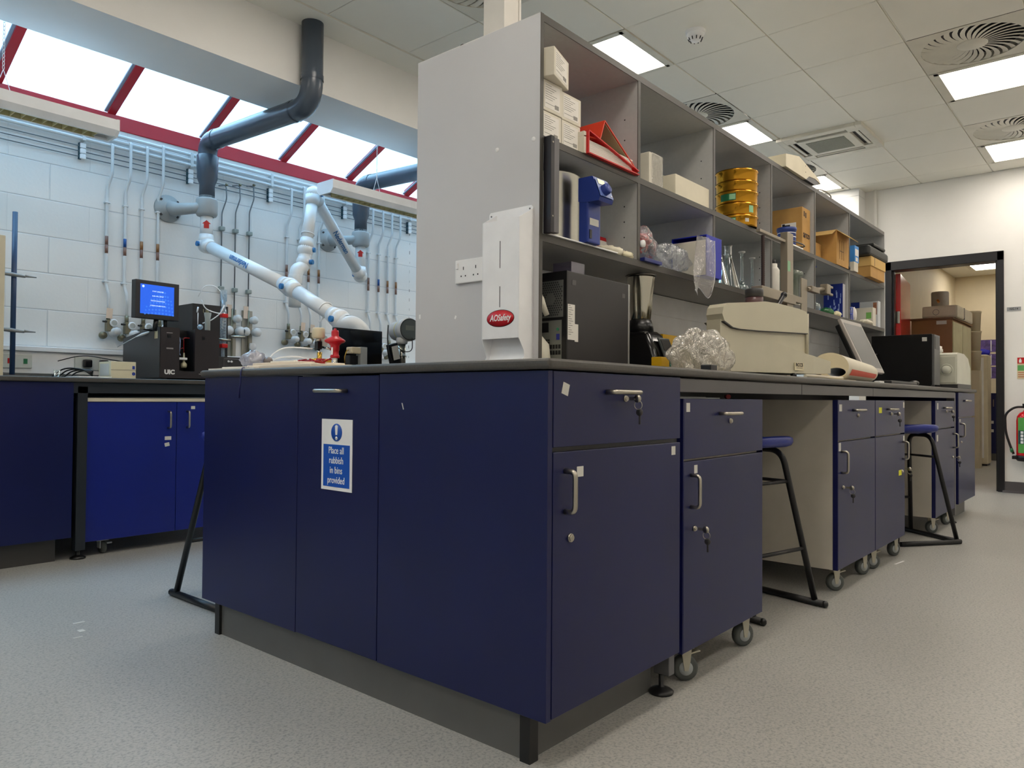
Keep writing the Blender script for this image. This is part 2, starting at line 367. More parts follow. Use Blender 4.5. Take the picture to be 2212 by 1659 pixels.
def ceil_light(k, j, z=None, x0=None, y0=None, label=None, m_=None):
    z = ZC if z is None else z; x0 = XG(k) if x0 is None else x0; y0 = YG(j+1) if y0 is None else y0
    t = T('ceiling_light', label or LL.get((k, j), 'unseen lit square ceiling light carrying on the panel rows'), 'ceiling light', (x0+.3, y0+.3, z), group='square ceiling light panels')
    b = B(); w_ = .04
    b.box(x0+.004, x0+.596, y0+.004, y0+w_+.015, z-.004, z+.03, bev=.002); b.box(x0+.004, x0+.596, y0+.596-w_-.015, y0+.596, z-.004, z+.03, bev=.002)
    b.box(x0+.004, x0+w_, y0+.03, y0+.57, z-.004, z+.03); b.box(x0+.596-w_+.01, x0+.596, y0+.03, y0+.57, z-.004, z+.03)
    P(t, 'frame', b, trimw); P(t, 'diffuser', B().box(x0+w_, x0+.606-w_, y0+.05, y0+.55, z+.004, z+.012), m_ or lamp_m)
for k, j in sorted(lights): ceil_light(k, j)
ceil_light(0, 0, 2.69, 10.41, 0.31, 'lit square ceiling light in the room beyond the black door frame')
ceil_light(0, 0, 2.69, 8.2, -0.9, 'lit square ceiling light behind the wall of the room beyond the doorway')
VL = {(0, 1): 'white swirl ceiling vent half hidden behind the square white column on the shelving',
      (4, 1): 'white swirl ceiling vent peeping over the middle of the shelving, left of a light', (7, 1): 'small-looking swirl ceiling vent behind the cream unit on top of the shelving',
      (4, 4): 'largest white swirl ceiling vent, at the upper right beside a lit panel', (7, 4): 'white swirl ceiling vent at the right edge between the two lit panels'}
def vent(k, j):
    x0, y0 = XG(k), YG(j+1); cx, cy = x0+.3, y0+.3
    t = T('ceiling_vent', VL[(k, j)], 'vent', (cx, cy, ZC), group='swirl ceiling vents')
    b = B(); n = 48; R = 0.272; outer = []; inner = []
    for i in range(n):
        a = 2*pi*i/n; c, s_ = cos(a), sin(a); q = .2985/max(abs(c), abs(s_)); outer.append((cx+c*q, cy+s_*q, ZC)); inner.append((cx+c*R, cy+s_*R, ZC))
    b.loft([outer, inner], cap=False, smooth=False); b.loft([inner, [(p[0], p[1], ZC+.05) for p in inner]], cap=False)
    P(t, 'face_plate', b, trimw)
    b = B(); b.lathe([(.001, ZC), (.072, ZC), (.082, ZC+.004)], (cx, cy, 0), 24)
    P(t, 'hub', b, trimw)
    P(t, 'plenum', B().lathe([(.001, ZC+.048), (.271, ZC+.048)], (cx, cy, 0), 24), blackp)
    vb = B(); nb = 30
    for i in range(nb):
        a = 2*pi*i/nb
        def fn(u, v):
            r = .075+.197*u; a2 = a + .30*u*u; wd = (.0080+.0135*u)*(v*2-1)
            px, py = r*cos(a2), r*sin(a2); tx, ty = -sin(a2), cos(a2)
            return (cx+px+tx*wd*.88, cy+py+ty*wd*.88, ZC+.005+wd*.16)
        vb.sheet(fn, 6, 1)
    P(t, 'vanes', vb, trimw)
for k, j in sorted(vents): vent(k, j)
# cassette air conditioner in the ceiling
def ac():
    k, j = ac_cell; x0, y0 = XG(k)-.03, YG(j+1)-.03; s_ = .66; z = ZC
    t = T('ceiling_air_conditioner', 'square white cassette air conditioner in the ceiling with four slots and a grey mesh centre', 'air conditioner', (x0+s_/2, y0+s_/2, z))
    b = B(); n = .10
    for (a0, a1, c0, c1) in ((0, s_, 0, .05), (0, s_, s_-.05, s_), (0, .05, .05, s_-.05), (s_-.05, s_, .05, s_-.05), (n+.02, s_-n-.02, n+.02, s_-n-.02)):
        b.box(x0+a0, x0+a1, y0+c0, y0+c1, z-.028, z+.02, bev=.006)
    for (a0, c0) in ((.04, .04), (s_-.13, .04), (.04, s_-.13), (s_-.13, s_-.13)): b.box(x0+a0, x0+a0+.09, y0+c0, y0+c0+.09, z-.026, z+.02)
    P(t, 'panel', b, trimw)
    P(t, 'grille', B().box(x0+.18, x0+s_-.18, y0+.18, y0+s_-.18, z-.031, z-.026), M('grey_mesh', (128, 130, 116), .6, var=.25, scale=240))
    P(t, 'slot', B().box(x0+.05, x0+s_-.05, y0+.05, y0+s_-.05, z-.004, z), blackp)
    for (a0, a1, c0, c1) in ((.14, s_-.14, .062, .085), (.14, s_-.14, s_-.085, s_-.062), (.062, .085, .14, s_-.14), (s_-.085, s_-.062, .14, s_-.14)):
        P(t, 'louvre', B().box(x0+a0, x0+a1, y0+c0, y0+c1, z-.022, z-.014, bev=.003), trimw)
ac()
t = T('smoke_detector', 'small round white smoke detector on the ceiling right of the first lit panel', 'smoke detector', (2.65, .985, ZC))
P(t, 'base', B().lathe([(.001, ZC-.018), (.055, ZC-.018), (.058, ZC)], (2.65, .985, 0), 28), whitep)
P(t, 'head', B().lathe([(.001, ZC-.062), (.024, ZC-.06), (.03, ZC-.045), (.046, ZC-.04), (.05, ZC-.02), (.05, ZC-.018)], (2.65, .985, 0), 28), whitep)
b = B()
for i in range(10):
    a = 2*pi*i/10; b.box(-.0015, .0015, .028, .042, -.058, -.043, rot=None)
    vs = b.bm.verts[-8:] if False else None
b = B()
for i in range(10):
    q = B(); a = 2*pi*i/10; c, s_ = cos(a), sin(a); b.cyl((2.65+.034*c, .985+.034*s_, ZC-.058), (2.65+.042*c, .985+.042*s_, ZC-.042), .003, seg=6)
P(t, 'sensor_slots', b, blackp)
# ================= EXTRACT DUCTS AND ARMS =================
def duct(x, label, top):
    t = T('extract_duct', label, 'duct', (x, YW-.23, 2.15), group='grey plastic extract ducts under the rooflight')
    path = fillet([(x, 2.626, ZC), (x, 2.626, 2.50), (x, 3.83, 2.55), (x, 3.83, 2.36)], .14, 8)
    P(t, 'pipe', B().tube(path, .062, 24), pvc)
    b = B(); b.lathe([(.063, 2.455), (.069, 2.45), (.069, 2.36), (.066, 2.34), (.066, 2.30), (.05, 2.255), (.05, 2.165), (.03, 2.165)], (x, 3.83, 0), 28); P(t, 'reducer', b, pvc)
    for q0, q1 in (((x, 2.78, 2.506), (x, 2.81, 2.507)), ((x, 3.69, 2.544), (x, 3.72, 2.545)), ((x, 2.626, 2.64), (x, 2.626, 2.67))): P(t, 'collar', B().tube([q0, q1], .065, 24, cap=False), pvc)
    return t
duct(1.165, 'near grey plastic duct bending from the white beam down to the long arm', 1)
duct(2.46, 'farther grey plastic duct, mostly behind the grey shelving end and the hanging light', 1)
def hook(c, r, d):  # wire bail
    return [(c[0]+r*cos(a)*d[0], c[1]+r*cos(a)*d[1], c[2]-r*sin(a)) for a in [i*pi/8 for i in range(9)]]
def arm(label, x, pts, texts, hood):
    t = T('extraction_arm', label, 'extraction arm', (x, YW-.01, 2.0), group='white jointed fume extraction arms on the block wall')
    # wall bracket
    b = B(); b.lathe([(.001, -.001), (.092, -.001), (.092, -.012), (.086, -.022), (.052, -.045), (.045, -.06), (.001, -.06)], (x-.16, YW, 2.10), 28, axis='y')
    b.tube([(x-.16, YW-.02, 2.10), (x-.13, YW-.09, 2.09), (x-.07, 3.86, 2.09), (x-.03, 3.83, 2.10)], [.055, .042, .036, .04], 16)
    P(t, 'wall_bracket', b, hubg)
    b = B()
    for dx, dz in ((-.055, .05), (.055, .05), (-.055, -.05), (.055, -.05)): b.cyl((x-.16+dx, YW-.033, 2.10+dz), (x-.16+dx, YW-.01, 2.10+dz), .009, seg=10)
    P(t, 'bracket_bolts', b, darkgrey)
    b = B(); b.lathe([(.046, 2.185), (.05, 2.18), (.05, 2.165), (.066, 2.16), (.07, 2.15), (.07, 2.06), (.062, 2.045), (.044, 2.04)], (x, 3.83, 0), 28); P(t, 'swivel_collar', b, hubg)
    P(t, 'drop_tube', B().cyl((x, 3.83, 2.06), (x, 3.83, pts[0][2]+.05), .041, seg=24), armw)
    b = B(); b.prism([(-.016, .0), (.016, .0), (.016, .03), (.028, .03), (0, .055), (-.028, .03), (-.016, .03)], -.0005, .0005, axis='y')
    dv = Vector((x+1.31, 3.83+1.015, 0)).normalized(); b.xf(Matrix.Translation((x-dv.x*.0425, 3.83-dv.y*.0425, 1.955)) @ Matrix.Rotation(math.atan2(dv.y, dv.x)-pi/2, 4, 'Z')); P(t, 'red_arrow', b, red)
    for i in range(len(pts)-1):
        a, c = Vector(pts[i]), Vector(pts[i+1]); d = (c-a).normalized()
        P(t, 'arm_tube', B().cyl(a+d*.03, c-d*.03, .04, seg=24), armw)
    for i, q in enumerate(pts):
        q = Vector(q); b = B(); b.ball(q, .057, 20)
        if i+1 < len(pts): d = (Vector(pts[i+1])-q).normalized(); b.cyl(q+d*.01, q+d*.085, .055, .044, 24)
        if i > 0: d = (Vector(pts[i-1])-q).normalized(); b.cyl(q+d*.01, q+d*.085, .055, .044, 24)
        else: b.cyl(q, q+Vector((0, 0, .07)), .055, .044, 24)
        j = P(t, 'joint', b, armw)
        v = Vector((q.x+1.31, q.y+1.015, 0)).normalized(); sd = Vector((0, 0, 1)).cross(Vector((q.x-pts[0][0]+1e-3, q.y-pts[0][1]-.2, 0)).normalized())
        if sd.dot(v) > 0: sd = -sd
        P(j, 'tension_knob', B().cyl(q+sd*.05, q+sd*.068, .017, seg=16), blued)
    for (i, s_, flip) in texts:
        a, c = Vector(pts[i]), Vector(pts[i+1]); d = (c-a).normalized(); mid = (a+c)/2
        v = (mid-Vector((-1.31, -1.015, .83))).normalized(); u = d.cross(v).normalized(); n = d.cross(u).normalized()
        if n.dot(v) > 0: n = -n
        right = d if flip else -d; up = n.cross(right)
        text(t, s_, .055, mid+n*.0415-d*.02, right, up, blued, ext=.0004, bold=.0008)
    for (i, f) in ((len(pts)-2, .72),):
        a, c = Vector(pts[i]), Vector(pts[i+1]); d = (c-a).normalized(); q = a.lerp(c, f); u = d.cross(Vector((0, 0, 1))).normalized(); w_ = u.cross(d)
        P(t, 'grip_ring', B().tube([q+(u*cos(x_)+w_*sin(x_))*.045 for x_ in [k*pi*1.5/14 for k in range(15)]]+[q+w_*(-.075)+u*.02], .004, 8), whitep)
    hood(t)
def hood1(t):
    P(t, 'elbow', B().tube(fillet([(1.162, 2.36, 1.24), (1.153, 2.285, 1.225), (1.172, 2.23, 1.232), (1.208, 2.19, 1.19), (1.235, 2.17, 1.08)], .06, 6), .038, 20), armw)
    b = B(); b.tube([(1.165, 2.30, 1.235), (1.168, 2.285, 1.228)], .05, 20, cap=False); P(t, 'collar', b, armw)
    P(t, 'hood_cone', B().tube([(1.232, 2.172, 1.11), (1.245, 2.165, 1.05), (1.25, 2.165, 1.03)], [.039, .06, .065], 20, cap=False), armw)
arm('long white fume arm with blue knobs sloping down from the near grey duct', 1.165, [(1.165, 3.83, 1.85), (1.154, 2.80, 1.468), (1.162, 2.33, 1.25)], [(0, 'Nederman', False)], hood1)
def hood2(t):
    P(t, 'elbow', B().tube(fillet([(1.69, 3.45, 1.82), (1.66, 3.44, 1.72), (1.60, 3.42, 1.70), (1.585, 3.41, 1.60)], .05, 6), .046, 20), armw)
    j = P(t, 'joint', B().ball((1.675, 3.445, 1.76), .055, 18), armw)
    P(j, 'tension_knob', B().cyl((1.69, 3.395, 1.76), (1.70, 3.375, 1.76), .017, seg=14), blued)
    P(t, 'nozzle_tube', B().cyl((1.585, 3.41, 1.64), (1.58, 3.405, 1.44), .041, seg=20), armw)
    b = B(); b.lathe([(.045, 1.66), (.047, 1.655), (.047, 1.60), (.045, 1.595)], (1.585, 3.41, 0), 20, ); P(t, 'collar', b, armw)
arm('folded white fume arm behind the first, with a raised elbow below the hanging light', 2.46, [(2.46, 3.83, 1.81), (1.775, 3.49, 2.265), (1.69, 3.45, 1.85)], [(0, 'Nederman', False)], hood2)
# ================= HANGING LIGHTS =================
louv = M('yellowed_louvre', (206, 196, 150), .35)
def pendant(x0, x1, chainx, label):
    t = T('hanging_light', label, 'light fitting', ((x0+x1)/2, 3.235, 2.205), group='long white hanging lights over the wall bench')
    y0, y1, zb, zt = 3.15, 3.33, 2.212, 2.295
    b = B(); c = .03
    b.prism([(y0, zt), (y0, zb+.028), (y0+.03, zb), (y0+.045, zb), (y0+.045, zb+.012), (y0+.02, zb+.03), (y0+.012, zt-.006), (y1-.012, zt-.006), (y1-.02, zb+.03), (y1-.045, zb+.012), (y1-.045, zb), (y1-.03, zb), (y1, zb+.028), (y1, zt)], x0+.01, x1-.01, axis='x')
    P(t, 'housing', b, whitem)
    for xe in (x0, x1):
        P(t, 'end_cap', B().prism([(y0, zt+.002), (y0-.001, zb+.026), (y0+.028, zb-.002), (y1-.028, zb-.002), (y1+.001, zb+.026), (y1, zt+.002)], xe, xe+(.012 if xe == x0 else -.012), axis='x'), whitem)
    b = B(); n = int((x1-x0-.16)/.045)
    for i in range(n):
        xx = x0+.09+i*(x1-x0-.18)/max(1, n-1); b.box(xx-.0015, xx+.0015, y0+.045, y1-.045, zb+.002, zb+.03)
    b.box(x0+.08, x1-.08, y0+.044, y0+.048, zb, zb+.034); b.box(x0+.08, x1-.08, y1-.048, y1-.044, zb, zb+.034)
    P(t, 'louvre', b, louv)
    P(t, 'tube', B().cyl((x0+.06, 3.24, zb+.045), (x1-.06, 3.24, zb+.045), .013, seg=12), whitep)
    for cxx in chainx:
        b = B(); z = 2.63; yy = 3.165
        while z > zt+.09: b.tube([(cxx+.004*cos(a), yy, z+.011*sin(a)) for a in [i*pi/4 for i in range(8)]], .0014, 5, closed=True); z -= .019
        b.tube([(cxx, yy, z+.01), (cxx-.03, yy, zt)], .0015, 5); b.tube([(cxx, yy, z+.01), (cxx+.03, yy, zt)], .0015, 5)
        P(t, 'chain', b, whitem)
pendant(-1.22, .33, (-.2, -1.0), 'long white hanging light over the wall bench, entering at the left edge')
pendant(1.695, 3.2, (2.08, 2.95), 'long white hanging light with yellowed louvre beside the grey shelving end')
# ================= ISLAND BENCH =================
def bow(b, p0, p1, out, r=.006, k=.03):
    """D handle from p0 to p1 standing off by vector out"""
    p0, p1, o = Vector(p0), Vector(p1), Vector(out)*k
    b.tube(fillet([p0, p0+o, p1+o, p1], .014, 5), r, 10); return b
def lockb(b, p, n, r=.008):
    p, n = Vector(p), Vector(n); b.cyl(p, p+n*.006, r, seg=14); b.cyl(p+n*.005, p+n*.009, r*.72, seg=14); return b
def slotb(b, p, n):
    p, n = Vector(p), Vector(n); b.cyl(p+n*.0085, p+n*.0095, .0025, seg=8); return b
W1 = 1.543
wt = B()
rad = [(x, z) for x, z in [(0, .907), (.004, .899), (.01, .897), (.02, .897)]]
wt.box(-.014, 5.31, -.014, W1+.012, .8975, .922, bev=.011, seg=4)
S('island_worktop', wt, top_m, 'long dark grey island worktop carrying the tall shelving, with rounded front edge', 'worktop')
# end cabinet (fixed) with the three blue end panels
t = T('end_cabinet', 'dark blue end cabinet of the island with the rubbish sign on its middle panel', 'cabinet', (.3, .77, 0))
b = B(); b.box(.02, .585, .022, W1-.02, .115, .135); b.box(.02, .585, .03, .05, .135, .89); b.box(.02, .585, .56, .58, .135, .89); b.box(.02, .585, .96, .98, .135, .89); b.box(.570, .587, .022, W1-.02, .115, .894); b.box(.02, .585, .60, .62, .135, .89)
P(t, 'carcass', b, navy)
for (y0, y1, nm) in ((0, .5795, 'end_panel'), (.9665, W1, 'end_panel')):
    P(t, nm, B().box(0, .018, y0, y1, .115, .895, bev=.001, seg=1), navy)
dr_ = P(t, 'pull_out_panel', B().box(0, .018, .5825, .9635, .117, .892, bev=.001, seg=1), navy)
P(dr_, 'handle', bow(B(), (0, .725, .849), (0, .845, .849), (-1, 0, 0)), chrome)
P(t, 'plinth', B().box(.028, .05, .06, W1-.06, 0, .116).box(.05, .585, .075, .095, 0, .116), plinth_m)
for y_ in (.0595, W1-.0895): P(t, 'corner_leg', B().box(.0185, .0485, y_, y_+.03, 0, .116), M('black_leg', (18, 18, 19), .45))
d = P(t, 'drawer', B().box(.020, .612, -.001, .018, .722, .8945, bev=.001, seg=1), navy)
P(d, 'handle', bow(B(), (.235, 0, .849), (.355, 0, .849), (0, -1, 0)), chrome)
P(d, 'lock', slotb(lockb(B(), (.318, 0, .833), (0, -1, 0)), (.318, 0, .833), (0, -1, 0)), chrome)
b = B().box(-.0125, .0125, -.0018, -.001, -.0135, .0135, rot=Matrix.Rotation(.28, 3, 'Y')); b.xf(Matrix.Translation((.064, 0, .854))); P(d, 'sticker', b, tagm)
d = P(t, 'door', B().box(.020, .612, -.001, .018, .118, .7105, bev=.001, seg=1), navy)
P(d, 'handle', bow(B(), (.064, 0, .575), (.064, 0, .667), (0, -1, 0), .0062), chrome)
P(d, 'lock', slotb(lockb(B(), (.084, 0, .513), (0, -1, 0), .010), (.084, 0, .513), (0, -1, 0)), chrome)
for (x, z, w_) in ((.123, .662, .013), (.572, .689, .011)): P(d, 'sticker', B().box(x-w_, x+w_, -.0018, -.001, z-.012, z+.012), tagm)
P(t, 'shadow_gap_rail', B().box(.022, .585, .012, .022, .705, .73), blackp)
# rubbish sign
sg = T('rubbish_sign', 'white and blue sign about placing rubbish in bins, on the middle blue end panel', 'sign', (-.001, .766, .562))
P(sg, 'backing', B().box(-.002, -.0003, .694, .838, .562, .767), inkw)
sb = M('sign_blue', (0, 78, 178), .4)
P(sg, 'blue_panel', B().box(-.0028, -.002, .704, .828, .572, .694, bev=.0003), sb)
P(sg, 'blue_disc', B().lathe([(.001, -.0028), (.0255, -.0028), (.0255, -.002)], (0, .766, .729), 32, axis='x'), sb)
b = B(); b.prism([(.762, .722), (.770, .722), (.7725, .748), (.766, .751), (.7595, .748)], -.0036, -.0028, axis='x'); b.lathe([(.001, -.0036), (.005, -.0036), (.005, -.0028)], (0, .766, .7125), 16, axis='x'); P(sg, 'exclamation_mark', b, inkw)
for i, s_ in enumerate(['Place all', 'rubbish', 'in bins', 'provided']): text(sg, s_, .0285, (-.0032, .766, .6765-i*.0285), *NX, inkw, sx=.80)
# marks on panels
b = B(); b.sheet(lambda u, v: (-.0006, .478+.004*v+.006*u, .80+.017*u), 3, 1); P(t, 'scratch', b, tagm)
# rail (apron) under the worktop
t = T('bench_frame', 'dark grey steel frame and apron rail under the island worktop', 'bench frame', (2.6, .4, 0))
for x0, x1 in ((.587, 1.586), (1.59, 2.556), (2.56, 4.545)): P(t, 'apron_rail', B().box(x0, x1, .0, .018, .853, .8925, bev=.001, seg=1), M('apron_grey', (84, 82, 84), .42))
for x, y in ((.590, .0195), (.590, .70), (4.555, .004), (4.555, .70)):
    if 1:
        P(t, 'frame_leg', B().box(x, x+.032, y+.0, y+.05, .05, .89, bev=.002, seg=1), greymet)
        P(t, 'levelling_foot', B().lathe([(.001, 0), (.034, 0), (.036, .006), (.028, .012), (.012, .018), (.007, .02), (.007, .052)], (x+.0, y+.025, 0), 20), blackp)
b = B(); b.box(.59, 4.58, .70, .725, .80, .885); b.box(.59, 4.58, .70, .725, .12, .17); P(t, 'cross_rail', b, greymet)
S('service_panel', B().box(.63, 4.64, .775, .79, .12, .895), carc, 'pale grey service panel down the middle of the island under the worktop', 'panel')
S('far_cupboard', B().box(.60, 5.29, .97, W1-.005, .115, .895), carc, 'pale carcass of the cupboards on the hidden side of the island', 'cupboard')
# pedestals on castors
def caster(root, x, y, ang=0.0, tab=True):
    b = B(); b.box(-.022, .022, -.022, .022, .098, .1045); b.prism([(-.016, .098), (.016, .098), (.012, .06), (.006, .032), (-.006, .032), (-.010, .06)], -.018, -.015, axis='y'); b.prism([(-.016, .098), (.016, .098), (.012, .06), (.006, .032), (-.006, .032), (-.010, .06)], .015, .018, axis='y')
    if tab: b.box(.012, .045, -.012, .012, .082, .087, rot=Matrix.Rotation(-.25, 3, 'Y'), bev=.002)
    mt = Matrix.Translation((x, y, 0)) @ Matrix.Rotation(ang, 4, 'Z'); b.xf(mt)
    c = P(root, 'caster', b, M('zinc_plate', (178, 174, 158), .4, metal=.6))
    b = B(); b.lathe([(.012, -.012), (.030, -.013), (.0375, -.010), (.0385, 0), (.0375, .010), (.030, .013), (.012, .012)], (0, 0, .0385), 24, axis='y', mat=rub); b.lathe([(.001, -.0135), (.021, -.0145), (.021, .0145), (.001, .0135)], (0, 0, .0385), 20, axis='y', mat=hubg); b.xf(mt)
    P(c, 'wheel', b, rub)
def pedestal(x0, x1, label, side, drawer_h=(.66, .834), hz=None, lockx=None, hx='l', carcm=None, stickers=(), dsplit=.655, group='drawer and door units on castors under the island'):
    t = T('mobile_cabinet', label, 'cabinet', ((x0+x1)/2, .27, 0), group=group)
    b = B(); b.box(x0+.002, x1-.002, .02, .56, .106, .833); P(t, 'carcass', b, carc)
    P(t, 'blue_edging', B().box(x0, x0+.0025, .0, .0205, .106, .834), navy_edge); P(t, 'blue_edging', B().box(x1-.0025, x1, 0, .0205, .106, .834), navy_edge)
    d = P(t, 'drawer', B().box(x0+.003, x1-.003, -.001, .018, drawer_h[0], drawer_h[1], bev=.001, seg=1), navy)
    hz = hz or (x0+x1)/2; P(d, 'handle', bow(B(), (hz-.055, 0, .789), (hz+.055, 0, .789), (0, -1, 0), .0055), chrome)
    P(d, 'lock', slotb(lockb(B(), (hz+.02, 0, .765), (0, -1, 0)), (hz+.02, 0, .765), (0, -1, 0)), chrome)
    d2 = P(t, 'door', B().box(x0+.003, x1-.003, -.001, .018, .107, dsplit-.003, bev=.001, seg=1), navy)
    xx = x0+.045 if hx == 'l' else x1-.045
    P(d2, 'handle', bow(B(), (xx, 0, .52), (xx, 0, .612), (0, -1, 0), .0055), chrome)
    xl = x0+.066 if hx == 'l' else x1-.066
    P(d2, 'lock', slotb(lockb(B(), (xl, 0, .456), (0, -1, 0)), (xl, 0, .456), (0, -1, 0)), chrome)
    for (sx, sz, w_, h_, mt, par) in stickers: P(d if par == 'd' else d2, 'sticker', B().box(sx-w_, sx+w_, -.0018, -.001, sz-h_, sz+h_), mt)
    for x, a, tb in ((x0+.09, -.8, True), (x1-.07, -.5, False)):
        for y in (.040, .50): caster(t, x, y, a+y, tb)
    return t
pedestal(.632, 1.206, 'first blue mobile cabinet from the island corner, with keys in its door', 0, hz=.922, stickers=((.659, .809, .011, .013, tagm, 'd'), (.708, .628, .010, .012, tagm, 'c')))
pedestal(2.02, 2.588, 'blue mobile cabinet just beyond the first stool, left of a matching joined unit', 0, hz=2.285, stickers=((2.056, .80, .018, .015, tagm, 'd'), (2.045, .632, .014, .018, tagm, 'c')))
pedestal(2.592, 3.162, 'blue mobile cabinet with yellow stickers, nearer to the second stool', 0, hz=2.86, hx='r', stickers=((2.68, .785, .026, .014, yel, 'd'), (3.062, .45, .03, .014, yel, 'c'), (3.14, .81, .015, .015, tagm, 'd'), (3.14, .63, .014, .014, tagm, 'c')))
pedestal(3.923, 4.515, 'narrow-looking blue mobile cabinet behind the second stool', 0, hz=4.23, hx='r', stickers=((3.99, .80, .016, .02, tagm, 'd'), (3.98, .60, .016, .02, tagm, 'c')))
# last fixed unit
t = T('far_end_cabinet', 'last blue cabinet at the far end of the island, fixed on a plinth', 'cabinet', (4.97, .3, 0))
P(t, 'carcass', B().box(4.662, 5.288, .019, .60, .116, .893), carc)
P(t, 'blue_side', B().box(4.655, 4.661, .0, .60, .116, .893), navy_edge)
d = P(t, 'drawer', B().box(4.664, 5.29, -.001, .018, .722, .893, bev=.001, seg=1), navy); P(d, 'handle', bow(B(), (4.85, 0, .836), (4.97, 0, .836), (0, -1, 0)), chrome)
d2 = P(t, 'door', B().box(4.664, 5.29, -.001, .018, .118, .712, bev=.001, seg=1), navy); P(d2, 'handle', bow(B(), (4.72, 0, .585), (4.72, 0, .675), (0, -1, 0)), chrome)
P(d2, 'lock', lockb(B(), (4.75, 0, .545), (0, -1, 0)), chrome); P(d2, 'sticker', B().box(4.69, 4.735, -.0018, -.001, .688, .707), tagm)
P(t, 'plinth', B().box(4.70, 5.24, .06, .08, 0, .116).box(5.22, 5.24, .08, .55, 0, .116), plinth_m)
S('worktop_paper', B().box(.72, 1.0, .06, .30, .8345, .8385).box(.75, .98, .10, .28, .8385, .841), whitep, 'white folder lying on top of the first mobile cabinet under the rail', 'folder')
S('red_marker_pen', B().cyl((1.045, .05, .842), (1.115, .09, .842), .0075, seg=12), red, 'red marker pen beside the white folder in the gap under the rail', 'pen')
# keys
def keys(x, y, z, label, drop=.05):
    t = T('key_bunch', label, 'keys', (x, y, z-drop), group='key bunches hanging from the locks')
    P(t, 'key', B().box(x-.001, x+.001, y-.026, y-.010, z-.004, z+.004).lathe([(.001, -.0012), (.010, -.0012), (.010, .0012), (.001, .0012)], (x, y-.034, z), 16, axis='x'), chrome)
    P(t, 'key_ring', B().tube([(x+.0, y-.036+.011*cos(a), z-.016+.011*sin(a)) for a in [i*2*pi/18 for i in range(18)]], .0009, 6, closed=True), chrome)
    P(t, 'hanging_key', B().lathe([(.001, -.001), (.0095, -.001), (.0095, .001), (.001, .001)], (x+.003, y-.038, z-.034), 16, axis='x').box(x+.002, x+.004, y-.041, y-.036, z-.064, z-.040), darkgrey)
keys(.318, -.004, .833, 'bunch of keys hanging from the lock of the corner drawer, highest of the bunches')
keys(.699, -.004, .456, 'bunch of keys hanging from the door lock of the first mobile cabinet')
keys(2.88, -.004, .765, 'keys in the drawer lock beside the yellow sticker')
keys(2.088, -.004, .456, 'small keys in the door lock just beyond the first stool')
keys(4.25, -.004, .765, 'keys in the drawer lock above the seat of the second stool')
keys(4.45, -.004, .456, 'keys in the door lock behind the second stool')
keys(3.10, -.004, .47, 'keys hanging in the door lock beside the lower yellow sticker')
# ================= STOOLS =================
seatm = M('blue_stool_seat', (28, 44, 132), .35)
def stool():
    t = T('lab_stool', '', 'stool', (0, 0, 0), world=False, group='blue-seated lab stools at the benches')
    def seat(u, v):
        a = 2*pi*v; r = u; s_ = (abs(cos(a))**4+abs(sin(a))**4)**-.25; x = .155*r*s_*cos(a); y = .15*r*s_*sin(a)
        z = .668+.022*(r**3)*abs(sin(a))**.5 + .012*r*r*(1 if sin(a) > 0 else .3)*abs(sin(a)) - (.0 if r < .93 else .012)
        return (x, y, z)
    b = B(); rings = []
    for (r, dz) in ((.02, 0), (.3, 0), (.55, 0), (.78, 0), (.92, .001), (1.0, -.006), (1.01, -.022), (.97, -.036), (.85, -.040), (.5, -.034), (.02, -.034)):
        ring = []
        for k in range(36):
            p = seat(min(r, .92), k/36); a = 2*pi*k/36; s_ = (abs(cos(a))**4+abs(sin(a))**4)**-.25
            ring.append((.155*r*s_*cos(a), .15*r*s_*sin(a), p[2]+dz))
        rings.append(ring)
    b.loft(rings); P(t, 'seat', b, seatm)
    for sx in (-1, 1):
        P(t, 'side_frame', B().tube(fillet([(sx*.205, -.178, .024), (sx*.112, -.088, .628), (sx*.112, .088, .628), (sx*.205, .178, .024)], .06, 8), .0125, 12), blackp)
        P(t, 'skid', B().tube([(sx*.205, -.222, .0145), (sx*.205, .205, .0145)], .0135, 12), blackp)
        P(t, 'skid_cap', B().ball((sx*.205, -.222, .0145), .0145, 10), blackpl)
        P(t, 'side_brace', B().cyl((sx*.131, -.106, .50), (sx*.131, .106, .50), .007, seg=10), blackp)
    P(t, 'rear_floor_bar', B().tube([(-.205, .205, .0145), (.205, .205, .0145)], .0135, 12), blackp)
    P(t, 'footrest', B().cyl((-.173, -.147, .23), (.173, -.147, .23), .008, seg=10), blackp)
    P(t, 'upper_brace', B().cyl((-.131, -.106, .50), (.131, -.106, .50), .007, seg=10), blackp)
    return t
s0 = stool(); s0.location = (1.646, .244, 0); s0.rotation_euler = (0, 0, radians(-13)); s0['label'] = 'blue-seated black lab stool under the rail between the first and second mobile cabinets'
s2_ = dup(s0, (3.667, .117, 0), radians(144), 'blue-seated black lab stool pulled out at an angle near the far end of the island')
s3_ = dup(s0, (.352, 1.862, 0), radians(180), 'black lab stool with blue seat, mostly hidden behind the island at the left')
